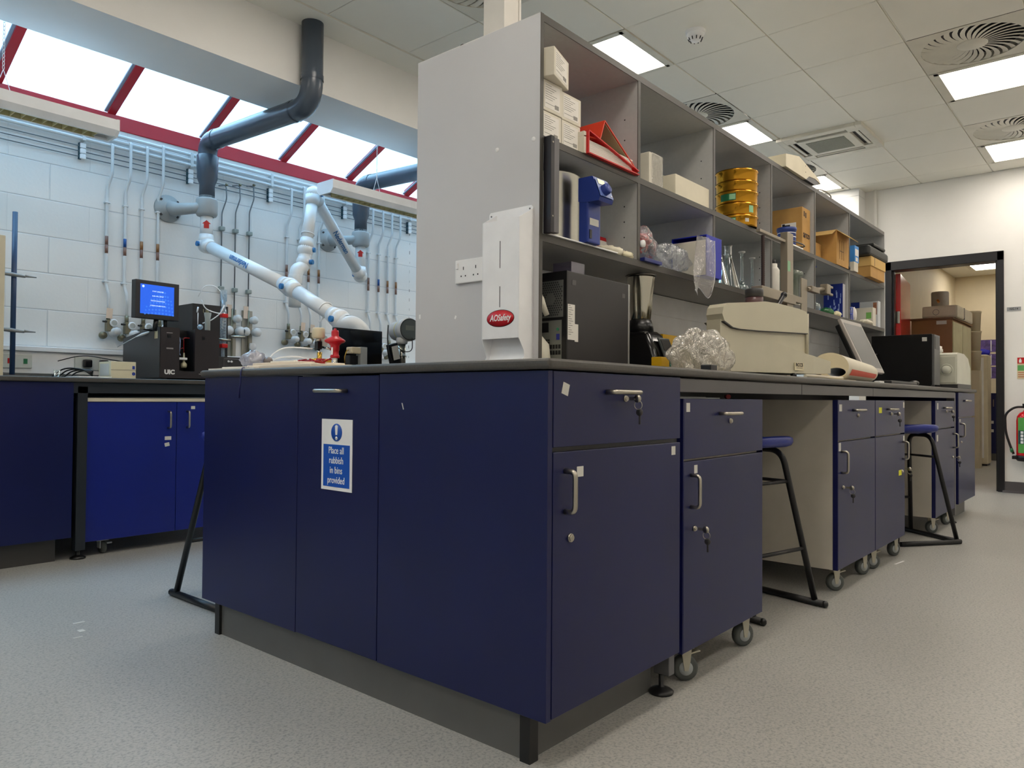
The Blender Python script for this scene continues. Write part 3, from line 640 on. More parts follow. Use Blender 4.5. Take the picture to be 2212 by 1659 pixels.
# ================= SHELVING ON THE ISLAND =================
X0, X1, Y0, Y1, ZT = .564, 4.69, .477, 1.062, 2.083
t = T('shelving_unit', 'long grey open shelving unit standing on the island worktop', 'shelving', ((X0+X1)/2, .77, .922))
P(t, 'end_panel', B().box(X0, X0+.016, Y0, Y1, .9225, ZT, bev=.0008, seg=1), M('grey_end_panel', (200, 200, 202), .42, var=.03, scale=2), label='plain pale grey end panel')
P(t, 'end_panel', B().box(X1-.018, X1, Y0, Y1, .9225, ZT), board)
P(t, 'end_edging', B().box(X0-.0003, X0+.0163, Y0-.0016, Y0, .9225, ZT), edge_m)
UP = (1.18, 1.833, 2.506, 3.17, 3.83)
for x in UP:
    u_ = P(t, 'upright', B().box(x-.009, x+.009, Y0+.003, Y1-.002, 1.345, ZT-.022), board)
    P(u_, 'edging', B().box(x-.0093, x+.0093, Y0, Y0+.003, 1.345, ZT-.022), edge_m)
    b = B()
    for z in (1.46, 1.52, 1.58, 1.76, 1.84, 1.92):
        b.cyl((x-.0095, Y0+.06, z), (x-.0088, Y0+.06, z), .003, seg=8)
    P(u_, 'peg_holes', b, blackp)
P(t, 'top_board', B().box(X0+.016, X1-.018, Y0+.003, Y1, ZT-.024, ZT), board)
P(t, 'edging', B().box(X0+.016, X1-.018, Y0, Y0+.003, ZT-.0245, ZT), edge_m)
for z, th, nm in ((1.685, .022, 'middle_shelf'), (1.365, .024, 'lower_shelf')):
    s_ = P(t, nm, B().box(X0+.016, X1-.018, Y0+.003, Y1, z-th, z), board); P(s_, 'edging', B().box(X0+.016, X1-.018, Y0-.001, Y0+.003, z-th-.0003, z+.0003), edge_m)
P(t, 'cover_cap', B().lathe([(.001, -.003), (.006, -.003), (.008, 0)], (X0, .503, 1.674), 20, axis='x'), whitep)
P(t, 'cover_cap', B().lathe([(.001, -.003), (.006, -.003), (.008, 0)], (X0, .661, 1.672), 20, axis='x'), whitep)
b = B(); b.box(X0-.001, X0, 1.034, 1.042, 1.122, 1.138); b.box(X0-.001, X0, .848, .856, 1.11, 1.122, rot=Matrix.Rotation(.4, 3, 'X')); P(t, 'tape_scrap', b, whitep)
# white socket trunking under the lower shelf
t = T('dado_trunking', 'white plastic socket trunking along the island under the lower shelf', 'trunking', (2.6, .86, .922))
P(t, 'trunking_body', B().box(X0+.02, X1-.02, .80, .92, 1.10, 1.339, bev=.004), whitep)
P(t, 'cover_strip', B().box(X0+.02, X1-.02, .796, .80, 1.13, 1.235).box(X0+.02, X1-.02, .796, .80, 1.24, 1.325), whitem)
P(t, 'lower_tray', B().prism([(.74, 1.075), (.78, 1.10), (.92, 1.10), (.92, 1.05), (.76, 1.05)], X0+.02, X1-.02, axis='x'), greymet)
P(t, 'support', B().box(X0+.02, X0+.04, .80, .92, .9225, 1.10).box(2.5, 2.52, .80, .92, .9225, 1.10).box(X1-.04, X1-.02, .80, .92, .9225, 1.10), board)
for x, lb in ((1.05, 'double'), (1.75, 'double'), (2.75, 'double'), (4.1, 'double')):
    P(t, 'socket', B().box(x-.073, x+.073, .785, .796, 1.235, 1.32, bev=.003), whitep)
# white column from the shelving up to the ceiling
b = B(); b.box(.664, .742, .722, .822, ZT+.001, ZC-.001, bev=.002); b.box(.742, .752, .718, .822, ZT+.001, ZC-.001)
S('service_column', b, M('cream_column', (218, 214, 206), .45), 'square white service column from the top of the shelving to the ceiling', 'column')
S('loose_wire', B().tube([(.60+.02*i/10, .90-.05*i/10, ZT+.002+.03*sin(pi*i/10)) for i in range(11)], .0015, 6), blackpl, 'short loose black wire on top of the shelving beside the white column', 'wire')
# socket and glove dispenser on the grey end
t = T('wall_socket', 'white double socket on the grey shelving end, half behind the glove dispenser', 'socket', (X0, .78, 1.235))
P(t, 'face_plate', B().box(X0-.011, X0-.0005, .702, .846, 1.232, 1.315, bev=.004), whitep)
b = B()
for y in (.805, .746):
    b.box(X0-.0118, X0-.0108, y-.0015, y+.0015, 1.278, 1.289); b.box(X0-.0118, X0-.0108, y+.008, y+.0125, 1.254, 1.259); b.box(X0-.0118, X0-.0108, y-.0125, y-.008, 1.254, 1.259)
P(t, 'pin_holes', b, blackpl)
P(t, 'rocker_switch', B().box(X0-.016, X0-.010, .828, .838, 1.283, 1.303, bev=.001), whitep)
t = T('glove_dispenser', 'tall white plastic dispenser with a red oval badge on the grey shelving end', 'dispenser', (X0, .61, .93))
ya, yb = .722, .560   # front face from left to right as seen
b = B(); b.prism([(.690, 1.40), (.690, 1.452), (.684, 1.459), (.506, 1.459), (.500, 1.452), (.500, .925), (.690, .925)], X0-.005, X0-.0005, axis='x'); P(t, 'back_plate', b, whitem)
dX = .493
b = B()
b.box(dX, dX+.003, .5035, .6555, 1.024, 1.408)                                  # front
b.prism([(dX, 1.024), (dX, 1.408), (X0-.004, 1.447), (X0-.004, .925), (dX+.012, .925), (dX+.004, .935), (dX+.022, .965)], .656, .659, axis='y')
b.prism([(dX, 1.024), (dX, 1.408), (X0-.004, 1.447), (X0-.004, .925), (dX+.012, .925), (dX+.002, .94), (dX+.028, .965), (dX+.026, .985)], .500, .503, axis='y')
P(t, 'housing', b, whitem)
P(t, 'chute', B().prism([(dX+.055, 1.10), (dX+.063, 1.10), (dX+.03, .935), (dX+.006, .945), (dX+.006, .938), (dX+.03, .926), (dX+.065, .926)], .503, .656, axis='y'), whitem)
P(t, 'view_slot', B().box(dX-.0006, dX, .580, .5825, 1.252, 1.340).box(dX-.0006, dX, .580, .5825, 1.125, 1.193), darkgrey)
b = B(); b.lathe([(.001, -.0012), (.5, -.0012), (.5, 0)], (0, 0, 0), 40, axis='x'); b.xf(Matrix.Translation((dX-.0003, .578, 1.089)) @ Matrix.Diagonal((1, .114, .052, 1)))
P(t, 'red_badge', b, M('badge_red', (206, 22, 40), .4))
b = B(); b.lathe([(.001, -.0006), (.5, -.0006), (.5, 0)], (0, 0, 0), 40, axis='x'); b.xf(Matrix.Translation((dX-.0002, .578, 1.089)) @ Matrix.Diagonal((1, .118, .056, 1))); P(t, 'badge_rim', b, inkb)
text(t, 'AOSafety', .029, (dX-.0018, .578, 1.090), *NX, inkw, sx=.78, shear=.25, bold=.0006)
b = B(); b.cyl((X0-.006, .512, 1.448), (X0-.004, .512, 1.448), .003, seg=10); b.cyl((X0-.006, .680, 1.446), (X0-.004, .680, 1.446), .003, seg=10); P(t, 'screw', b, greymet)
# ================= WALL BENCH =================
BY = 3.10
wt = B(); wt.box(XMIN+.01, 3.3, BY-.02, YW-.002, .8955, .92, bev=.008, seg=3)
S('wall_worktop', wt, top_m, 'long dark grey worktop along the white block wall', 'worktop')
t = T('corner_cupboard', 'dark blue fixed cupboard front at the left edge, under the wall worktop', 'cupboard', (-.4, 3.4, 0))
P(t, 'carcass', B().box(-1.4, .110, BY+.02, 3.75, .12, .894), navy)
P(t, 'front_panel', B().box(-1.4, .112, BY, BY+.019, .115, .893), navy); P(t, 'plinth', B().box(-1.4, .055, BY+.045, BY+.07, 0, .12), M('dark_plinth', (58, 57, 56), .5))
t = T('wall_bench_frame', 'dark steel frame leg and rail of the wall bench beside the blue cupboard', 'bench frame', (.6, 3.3, 0))
fm = M('dark_frame_steel', (34, 38, 44), .35)
P(t, 'leg', B().box(.132, .178, BY+.0, BY+.05, .045, .873), fm); P(t, 'rail', B().box(.112, 3.2, BY, BY+.04, .84, .893), fm)
P(t, 'rear_rail', B().box(.112, 3.2, BY+.62, BY+.66, .82, .893), fm)
for x in (2.4,): P(t, 'leg', B().box(x, x+.04, BY, BY+.05, 0, .873), fm)
P(t, 'foot', B().lathe([(.001, 0), (.036, 0), (.036, .008), (.02, .016), (.01, .02), (.01, .05)], (.155, BY+.03, 0), 18), blackpl)
t = T('wall_bench_cupboard', 'bright blue two-door cupboard on castors under the wall bench', 'cupboard', (.65, 3.35, 0))
bl = M('blue_laminate', (10, 28, 122), .33, var=.08, scale=3)
P(t, 'carcass', B().box(.182, 1.12, BY+.045, 3.62, .078, .796), bl); P(t, 'top_board', B().box(.180, 1.125, BY+.02, 3.63, .797, .816), M('pale_board', (205, 196, 176), .5))
for x0, x1, hx in ((.182, .648, .603), (.651, 1.12, .708)):
    d = P(t, 'door', B().box(x0, x1, BY+.025, BY+.044, .078, .795, bev=.001, seg=1), bl)
    P(d, 'handle', bow(B(), (hx, BY+.025, .652), (hx, BY+.025, .742), (0, -1, 0), .0055), chrome)
    if x0 < .5:
        P(d, 'sticker', B().box(.584, .62, BY+.024, BY+.025, .585, .605), tagm); P(d, 'sticker', B().box(-.013, .013, -.0005, .0005, -.01, .01, rot=Matrix.Rotation(-.2, 3, 'Y')).xf(Matrix.Translation((.597, BY+.0245, .56))), tagm)
    else: P(d, 'sticker', B().box(.73, .753, BY+.024, BY+.025, .755, .772), tagm)
for x, y in ((.285, BY+.08), (1.05, BY+.08), (.285, 3.55)):
    b = B(); b.box(x-.03, x+.03, y-.02, y+.02, .068, .078); b.box(x-.014, x-.010, y-.02, y+.02, .03, .07); b.box(x+.02, x+.045, y-.022, y+.01, .05, .058)
    c = P(t, 'caster', b, hubg); P(c, 'wheel', B().lathe([(.001, -.011), (.03, -.011), (.034, 0), (.03, .011), (.001, .011)], (x+.006, y, .034), 20, axis='x'), rub)
# ================= THINGS ON THE SHELVES =================
ZM, ZL = 1.6855, 1.3655
whitebox = M('white_card', (214, 208, 192), .7, var=.03)
def fakelines(b, fn, rows, w, h=.003):
    """rows of thin printed bars: fn(u, v) -> corner builder"""
    for (u0, v0, uw, vh) in rows: fn(b, u0, v0, uw, vh)
def labelled_box(label, c, sz, rz, group):
    x, y, z = c; w_, d, h = sz
    t = T('carton', label, 'box', (x, y, z), rz, world=False, group=group)
    P(t, 'box_body', B().box(0, w_, 0, d, 0, h, bev=.0015, seg=1), whitebox)
    P(t, 'paper_label', B().box(w_*.08, w_*.86, -.0006, 0, h*.10, h*.90), paper)
    b = B()
    for i in range(9):
        if i == 7: continue
        u0 = w_*.12; b.box(u0, u0+w_*(.3+.35*((i*37) % 10)/10), -.001, -.0006, h*(.84-.075*i), h*(.84-.075*i)+.0012)
    for i in range(9): b.box(w_*(.60+i*.024), w_*(.60+i*.024)+.0012, -.001, -.0006, h*.16, h*.30)
    P(t, 'print', b, M('grey_print', (110, 108, 104), .7))
    return t
g = 'white labelled cartons stacked in the first bay'
labelled_box('white labelled carton at the bottom left of the stack in the first bay', (.598, .495, ZM), (.105, .20, .095), 0, g)
labelled_box('white labelled carton at the bottom of the stack, against the red binder', (.706, .495, ZM), (.108, .20, .093), 0, g)
labelled_box('white labelled carton in the middle row of the stack, left one', (.60, .493, ZM+.0965), (.105, .20, .102), 0, g)
labelled_box('white labelled carton in the middle row of the stack, right one', (.708, .497, ZM+.0965), (.112, .20, .094), 0, g)
labelled_box('white labelled carton set askew on the very top of the stack', (.606, .452, ZM+.2005), (.141, .11, .095), radians(17), g)
S('white_plastic_strip', B().box(.583, .590, .482, .53, ZM+.001, 1.99, bev=.003), whitep, 'tall white plastic strip standing against the shelving end, in front of the cartons', 'strip')
# red lever arch binders
t = T('ring_binder', 'open red lever arch binder lying on the middle shelf in the first bay', 'binder', (.97, .53, ZM))
cov = M('binder_red', (200, 20, 22), .35); cov2 = M('binder_orange_red', (206, 62, 36), .45)
b = B(); b.box(.815, 1.155, .46, .74, ZM, ZM+.004); P(t, 'bottom_cover', b, cov)
P(t, 'spine', B().box(.815, .820, .46, .74, ZM+.004, ZM+.078), cov)
b = B(); b.xf(Matrix.Identity(4)); b.box(0, .34, .46, .74, 0, .004); b.xf(Matrix.Translation((.818, 0, ZM+.078)) @ Matrix.Rotation(radians(11), 4, 'Y')); P(t, 'top_cover', b, cov)
b = B()
for i in range(9): b.box(.832+.002*(i % 3), 1.125-.004*(i % 4), .472, .73, ZM+.006+i*.0052, ZM+.0108+i*.0052, bev=.001, seg=1)
P(t, 'pages', b, paper)
b = B()
for y in (.50, .66): b.tube([(.845+.020*cos(a), y, ZM+.035+.028*sin(a)) for a in [i*pi/8 for i in range(17)]], .0015, 6)
P(t, 'ring', b, chrome)
t = T('ring_binder', 'orange-red binder propped like a tent on top of the open red binder', 'binder', (.97, .60, ZM+.08))
b = B(); b.box(0, .265, .47, .75, 0, .004); b.xf(Matrix.Translation((.930, 0, ZM+.146)) @ Matrix.Rotation(radians(30), 4, 'Y')); P(t, 'cover', b, cov2)
b = B(); b.box(0, .080, .47, .75, 0, .004); b.xf(Matrix.Translation((.930, 0, ZM+.147)) @ Matrix.Rotation(radians(180-68), 4, 'Y')); P(t, 'spine', b, cov2)
b = B(); b.box(0, .10, .47, .75, 0, .004); b.xf(Matrix.Translation((.900, 0, ZM+.074)) @ Matrix.Rotation(radians(180-8), 4, 'Y')); P(t, 'under_cover', b, cov2)
b = B(); b.box(.012, .255, .474, .745, -.0045, -.001); b.xf(Matrix.Translation((.930, 0, ZM+.146)) @ Matrix.Rotation(radians(30), 4, 'Y')); P(t, 'lining', b, M('manila_lining', (150, 138, 104), .7))
S('white_file', B().box(.820-.019, .820-.006, .47, .73, ZM, ZM+.075), whitebox, 'white file standing between the cartons and the red binder', 'file')
# lower shelf, first bay
t = T('black_metal_case', 'tall narrow black metal case at the front of the lower shelf beside the end panel', 'case', (.606, .46, ZL))
P(t, 'case_side', B().box(.583, .602, .445, .4755, ZL, 1.681, bev=.001, seg=1), M('black_case_gloss', (20, 18, 26), .3)); P(t, 'case_front', B().box(.602, .630, .447, .4755, ZL+.004, 1.679, bev=.001, seg=1), M('grey_case_front', (98, 96, 98), .4))
b = B(); b.cyl((.592, .4445, 1.66), (.592, .443, 1.66), .003, seg=10); b.cyl((.592, .4445, 1.42), (.592, .443, 1.42), .003, seg=10); P(t, 'screw', b, chrome)
S('white_tray', B().box(.60, 1.02, .468, .80, ZL, ZL+.005, bev=.002), whitep, 'thin white tray under the steel pot on the lower shelf', 'tray')
t = T('steel_pot', 'shiny stainless steel cylinder standing on the white tray', 'pot', (.87, .665, ZL+.005))
z0 = ZL+.0055
P(t, 'pot_wall', B().lathe([(.001, z0), (.125, z0), (.127, z0+.006), (.127, z0+.262), (.130, z0+.266), (.127, z0+.268), (.123, z0+.262), (.123, z0+.01), (.001, z0+.008)], (.855, .675, 0), 48), M('polished_steel', (215, 213, 202), .26, metal=1.0))
P(t, 'green_dot', B().cyl((.921, .5655, z0+.235), (.922, .5645, z0+.235), .008, seg=16), green)
t = T('heating_circulator', 'blue heating circulator with a round dial and cream screen, hung on the steel pot', 'circulator', (.845, .50, ZL+.006))
cb = M('circulator_blue', (36, 58, 138), .4)
P(t, 'body', B().box(.802, .880, .452, .492, z0, z0+.225, bev=.006), cb)
b = B(); b.prism([(.492, z0+.226), (.44, z0+.226), (.432, z0+.224), (.418, z0+.190), (.402, z0+.150), (.408, z0+.137), (.47, z0+.140), (.492, z0+.145)], .800, .884, axis='x'); P(t, 'head', b, cb)
pl = Matrix.Translation((.842, .4135, z0+.186)) @ Matrix.Rotation(radians(-21), 4, 'X')
P(t, 'faceplate', B().box(-.040, .040, -.0012, .0, -.036, .036, bev=.001, seg=1).xf(pl), M('circulator_pale_blue', (96, 116, 178), .4))
P(t, 'screen', B().box(-.030, .012, -.003, 0, .012, .032).xf(pl), M('cream_screen', (214, 208, 170), .3))
P(t, 'dial', B().lathe([(.001, -.022), (.017, -.022), (.019, -.018), (.020, 0)], (-.006, 0, -.010), 28, axis='y').xf(pl), cb)
b = B()
for z in (.022, .006, -.010, -.026): b.lathe([(.001, -.003), (.0038, -.003), (.0038, 0)], (.030, 0, z), 12, axis='y')
P(t, 'button', b.xf(pl), inkw)
P(t, 'rating_label', B().box(.812, .866, .4508, .452, z0+.062, z0+.086), tagm); P(t, 'power_switch', B().box(.810, .822, .449, .452, z0+.015, z0+.045), blackpl)
t = T('instruction_leaflet', 'red and white folded leaflet leaning behind the blue circulator', 'leaflet', (1.13, .60, ZL))
P(t, 'page', B().box(0, .085, 0, .002, 0, .09).xf(Matrix.Translation((1.085, .60, ZL)) @ Matrix.Rotation(radians(-12), 4, 'X')), paper); P(t, 'red_heading', B().box(0, .085, -.0006, 0, .09, .105).xf(Matrix.Translation((1.085, .60, ZL)) @ Matrix.Rotation(radians(-12), 4, 'X')), red)
P(t, 'print', B().box(.006, .07, -.0006, 0, .06, .062).box(.006, .078, -.0006, 0, .05, .052).box(.006, .06, -.0006, 0, .04, .042).box(.006, .04, -.0006, 0, .012, .022).xf(Matrix.Translation((1.085, .60, ZL)) @ Matrix.Rotation(radians(-12), 4, 'X')), M('pink_print', (214, 110, 116), .6))
glove_m = M('glove_rubber', (218, 212, 190), .55)
def crumple(c, s, seed, n=22, z0=None, amp=.35):
    random.seed(seed); ks = [(random.uniform(2, 7), random.uniform(2, 7), random.uniform(0, 6.3), random.uniform(.4, 1)) for _ in range(7)]
    rings = []
    for i in range(n+1):
        t_ = pi*i/n; ring = []
        for k in range(n*2):
            a = 2*pi*k/(n*2); q = sum(w_*sin(f*a+ph)*cos(g_*t_+ph*2) for f, g_, ph, w_ in ks)/7
            q2 = sin(round(ks[0][0]+2)*a + 3*t_)*sin(5*t_); r = 1+amp*(q+.35*q2)
            f0 = round(ks[1][0]); r += amp*.25*abs(sin(f0*a+ks[1][2]))*sin(t_)
            p = Vector((c[0]+s[0]*r*max(.001, sin(t_))*cos(a), c[1]+s[1]*r*max(.001, sin(t_))*sin(a), c[2]-s[2]*r*cos(t_)))
            if z0 is not None and p.z < z0: p.z = z0
            ring.append(p)
        # close seam
        rings.append(ring)
    return rings
S('rubber_gloves', B().loft(crumple((1.055, .53, ZL+.018), (.07, .045, .022), 5, 12, ZL+.001)), glove_m, 'crumpled cream rubber gloves at the front of the lower shelf, first bay', 'gloves')
S('cream_sponge_block', B().loft(crumple((1.125, .50, ZL+.012), (.035, .022, .016), 9, 8, ZL+.001, .5)), M('cream_foam', (224, 216, 186), .7), 'small cream foam scraps beside the crumpled gloves', 'foam scraps')
# second bay, lower shelf
S('blue_parts_tray', B().box(1.20, 1.335, .462, .60, ZL, ZL+.014, bev=.002), M('tray_blue', (26, 38, 112), .4), 'flat dark blue tray under the bag of red tubing', 'tray')
t = T('bag_of_red_tubing', 'clear plastic bag stuffed with red tubing and a white plug, on the lower shelf', 'bag', (1.26, .53, ZL+.015))
bagm = thin('clear_polythene', (232, 234, 238), .10, .12, body=.12, bump=.6, bscale=28)
P(t, 'plastic_bag', B().loft(crumple((1.262, .53, ZL+.078), (.072, .062, .068), 21, 20, ZL+.016, .42)), bagm)
random.seed(3); b = B()
for i in range(9):
    a0 = random.uniform(0, 6.3); r = random.uniform(.025, .045); cz = ZL+.05+random.uniform(0, .065); cx, cy = 1.262+random.uniform(-.02, .02), .52+random.uniform(-.02, .02); tl = random.uniform(-.6, .6)
    b.tube([(cx+r*cos(a0+a), cy+r*.7*sin(a0+a), cz+r*.5*sin(a+tl)) for a in [k*pi/8 for k in range(13)]], .006, 8)
P(t, 'red_tubing', b, M('red_rubber', (214, 44, 28), .35))
P(t, 'white_plug', B().lathe([(.001, -.006), (.014, -.006), (.015, 0), (.014, .006), (.001, .006)], (1.205, .475, ZL+.068), 18, axis='y'), whitep)
t = T('blue_carton', 'bright blue carton with white lining lying open on the lower shelf, second bay', 'box', (1.73, .52, ZL))
bxb = M('carton_blue', (16, 34, 170), .45)
P(t, 'blue_sleeve', B().box(1.666, 1.812, .432, .436, ZL, ZL+.178).box(1.808, 1.812, .436, .60, ZL, ZL+.178).box(1.666, 1.812, .436, .60, ZL+.174, ZL+.178).box(1.666, 1.812, .596, .60, ZL, ZL+.174).box(1.666, 1.808, .436, .596, ZL, ZL+.004), bxb)
P(t, 'white_flap', B().box(1.660, 1.664, .436, .592, ZL+.004, ZL+.155), whitebox)
t = T('clear_plastic_bag', 'large clear plastic bag before the blue carton, hanging over the shelf edge', 'bag', (1.53, .44, 1.27))
P(t, 'loose_folds', B().loft(crumple((1.47, .50, ZL+.05), (.13, .045, .055), 33, 22, ZL+.001, .45)), bagm)
def hang(u, v):
    x = 1.52+.17*u+.02*sin(5*v)*(1-u)-.02*v*v; z = 1.515-.235*v-(.02*sin(3*u*pi)*v); x -= .02*(1-abs(2*u-1))*v
    if u > .5: x -= .035*max(0, v-.75)*4*(u-.5)
    return (x, .405+.006*sin(9*u+4*v)+.012*sin(4*v)*cos(5*u), z)
P(t, 'hanging_flap', B().sheet(hang, 26, 26), thin('clear_polythene_flap', (238, 236, 238), .12, .15, body=.22, bump=.5, bscale=22))
P(t, 'bag_seam', B().tube([hang(1.0, v/20) for v in range(21)]+[hang(1-u/12, 1) for u in range(13)], .0022, 6), thin('seam_plastic', (235, 235, 238), .3, .2, body=.5))
# second bay, middle shelf
t = T('wrapped_carton', 'white carton in shrink wrap at the left front of the second bay, middle shelf', 'box', (1.33, .55, ZM))
P(t, 'carton_body', B().box(1.283, 1.388, .492, .62, ZM, ZM+.132, bev=.002, seg=1), whitebox)
P(t, 'shrink_wrap', B().box(1.300, 1.391, .4895, .62, ZM+.002, ZM+.134, bev=.006), thin('shrink_wrap', (242, 242, 240), .14, .1, body=.06, bump=.7, bscale=60))
S('blue_sheet', B().box(1.39, 1.44, .50, .60, ZM, ZM+.002), M('pale_blue_card', (90, 160, 205), .6), 'scrap of pale blue card between the white boxes on the middle shelf', 'card')
S('white_carton', B().box(1.395, 1.78, .66, .86, ZM, ZM+.165, bev=.002, seg=1), whitebox, 'large plain white box at the back of the second bay, middle shelf', 'box')
S('white_carton', B().box(1.498, 1.812, .492, .585, ZM, ZM+.094, bev=.003, seg=2), M('cream_card', (222, 214, 192), .6), 'long low cream-white box at the front of the second bay, middle shelf', 'box')
# third bay, middle shelf: sieves
gold = M('brass_lacquer', (206, 150, 48), .16, metal=1.0, var=.05); lab_g = M('green_label', (18, 104, 62), .5); lab_p = M('pale_green_label', (150, 206, 160), .5)
sc = (2.250, .556); cv = (Vector((-1.311, -1.015, 0))-Vector((sc[0], sc[1], 0))); ca = math.atan2(cv.y, cv.x)
def arcpatch(b, c, r, a0, a1, z0, z1): b.sheet(lambda u, v: (c[0]+r*cos(a0+(a1-a0)*u), c[1]+r*sin(a0+(a1-a0)*u), z0+(z1-z0)*v), 10, 1)
SV = ['bottom brass test sieve of the stack with dark underside', 'brass test sieve second from the bottom of the stack', 'brass test sieve with the widest green label', 'brass test sieve just under the top ring of the stack', 'topmost open brass test sieve of the stack']
zz = ZM
for i, h in enumerate((.052, .060, .060, .050, .058)):
    t = T('test_sieve', SV[i], 'sieve', (sc[0], sc[1], zz), group='brass test sieves stacked in the third bay')
    r = .1
    b = B(); b.lathe([(r-.004, zz), (r-.002, zz+.001), (r, zz+.008), (r, zz+h-.012), (r+.005, zz+h-.009), (r+.005, zz+h-.001), (r-.001, zz+h-.0005), (r-.003, zz+h-.008), (r-.003, zz+.008), (r-.006, zz)], sc+(0,), 56)
    P(t, 'frame_ring', b, gold)
    P(t, 'mesh_disc', B().lathe([(.001, zz+.012), (r-.003, zz+.012)], sc+(0,), 40), darkgrey)
    if i in (0, 2, 1):
        b = B(); a = ca+(-.45 if i != 1 else .75)
        arcpatch(b, sc, r+.0006, a-(.38 if i != 1 else .12), a+(.42 if i != 1 else .15), zz+.012, zz+h-.014); P(t, 'label', b, lab_g if i != 1 else lab_p)
        if i != 1: b = B(); arcpatch(b, sc, r+.0009, a+.1, a+.4, zz+.016, zz+h-.018); P(t, 'label_print', b, lab_p)
        if i == 0: b = B(); arcpatch(b, sc, r+.0008, ca+.42, ca+.62, zz+.016, zz+.034); P(t, 'size_tag', b, tagm)
    zz += h
# glass
def flask(label, c, kind, h, group, stop=None):
    x, y, z = c; nm = {'v': 'volumetric_flask', 'e': 'conical_flask'}[kind]
    t = T(nm, label, 'flask', c, group=group)
    if kind == 'v':
        R = h*.165; prof = [(.001, z+.001), (R*.55, z), (R*.75, z+.003)]+[(R*cos(a), z+R*.75+R*.78*sin(a)) for a in [(-.85+i*.22)*1 for i in range(10)]]+[(h*.045, z+R*2.1), (h*.034, z+R*2.6), (h*.034, z+h*.93), (h*.042, z+h*.95), (h*.042, z+h*.96)]
    else:
        R = h*.26; prof = [(.001, z+.001), (R*.9, z), (R, z+.006), (R*.96, z+.018), (h*.085, z+h*.72), (h*.08, z+h*.80), (h*.08, z+h*.97), (h*.10, z+h)]
    P(t, 'glass_body', B().lathe(prof, (x, y, 0), 32), glassm)
    if stop:
        P(t, 'stopper', B().lathe([(.001, z+h*.90), (h*.028, z+h*.90), (h*.034, z+h*.97), (h*.075, z+h*.985), (h*.078, z+h*1.01), (.001, z+h*1.012)], (x, y, 0), 20), stop)
    return t
frost = M('frosted_stopper', (214, 218, 216), .5); g = 'glass flasks on the lower shelf, third bay'
flask('tall conical flask nearest the blue carton on the lower shelf', (2.02, .55, ZL), 'e', .225, g)
flask('tall conical flask with flared lip, second from the blue carton', (2.13, .545, ZL), 'e', .215, g)
flask('small stoppered volumetric flask standing behind the row of flasks', (2.25, .61, ZL), 'v', .20, g, frost)
flask('stoppered volumetric flask with the highest stopper in the third bay', (2.315, .555, ZL), 'v', .215, g, frost)
flask('stoppered volumetric flask standing apart beside the upright', (2.455, .56, ZL), 'v', .205, g, frost)
flask('tall glass flask behind the brass sieves, beside the upright', (2.44, .63, ZM), 'v', .215, None, frost)
# fourth bay
t = T('delivery_box', 'tall brown cardboard box printed arco on the middle shelf', 'box', (3.09, .60, ZM))
P(t, 'box_body', B().box(3.022, 3.152, .50, .70, ZM, ZM+.262, bev=.002, seg=1), kraft)
text(t, 'arco', .058, (3.088, .4985, ZM+.105), *NY, M('brown_print', (52, 34, 20), .6), sx=1.0, bold=.001)
b = B(); b.box(3.045, 3.060, .4985, .4995, ZM+.21, ZM+.24).box(3.07, 3.085, .4985, .4995, ZM+.205, ZM+.235); P(t, 'print', b, MATS['brown_print'])
P(t, 'shipping_label', B().box(3.0205, 3.0215, .535, .62, ZM+.10, ZM+.175), paper)
b = B(); b.box(3.0198, 3.0205, .545, .56, ZM+.105, ZM+.125).box(3.0198, 3.0205, .57, .61, ZM+.15, ZM+.165).box(3.0198, 3.0205, .60, .615, ZM+.155, ZM+.172); P(t, 'label_print', b, inkb)
t = T('blue_tub', 'round blue-labelled tub in front of the tall brown box', 'tub', (2.90, .545, ZM+.016))
b = B(); b.lathe([(.001, ZM+.016), (.048, ZM+.016), (.05, ZM+.03), (.05, ZM+.10), (.054, ZM+.102), (.054, ZM+.118), (.001, ZM+.12)], (2.90, .545, 0), 32); P(t, 'tub_body', b, M('tub_blue', (40, 62, 130), .45))
b = B()
for z in (.036, .062, .085): b.lathe([(.0506, ZM+z), (.0506, ZM+z+.004)], (2.90, .545, 0), 32)
P(t, 'white_bands', b, inkw)
S('white_dish', B().box(2.60, 2.99, .482, .66, ZM, ZM+.012, bev=.004), whitep, 'flat white tray under the blue tub on the middle shelf', 'tray')
S('black_cable_loop', B().tube([(2.80+.16*cos(a), .485+.03*sin(a)-.012, ZM+.008+.006*cos(a)) for a in [i*pi/10 for i in range(20)]], .004, 8, closed=True), blackpl, 'thin black cable loop lying at the front of the middle shelf, fourth bay', 'cable')
t = T('white_bottle', 'white bottle with black cap on the lower shelf, behind the metal column', 'bottle', (2.66, .53, ZL))
P(t, 'bottle_body', B().lathe([(.001, ZL), (.034, ZL), (.036, ZL+.004), (.036, ZL+.165), (.028, ZL+.178), (.024, ZL+.182), (.024, ZL+.20), (.001, ZL+.2)], (2.655, .53, 0), 28), M('bottle_white', (214, 210, 200), .5)); P(t, 'cap', B().cyl((2.655, .53, ZL+.20), (2.655, .53, ZL+.222), .016, seg=18), blackpl)
t = T('clear_tub', 'wide clear plastic tub with rim and lid on the lower shelf, fourth bay', 'tub', (2.96, .60, ZL))
P(t, 'tub_body', B().lathe([(.001, ZL+.002), (.085, ZL+.001), (.088, ZL+.006), (.100, ZL+.175), (.116, ZL+.178), (.116, ZL+.19)], (2.97, .60, 0), 40), thin('clear_tub_plastic', (226, 234, 220), .1, .1, body=.12))
P(t, 'lid', B().lathe([(.117, ZL+.186), (.118, ZL+.196), (.10, ZL+.205), (.001, ZL+.225)], (2.97, .60, 0), 40), MATS['clear_tub_plastic'])
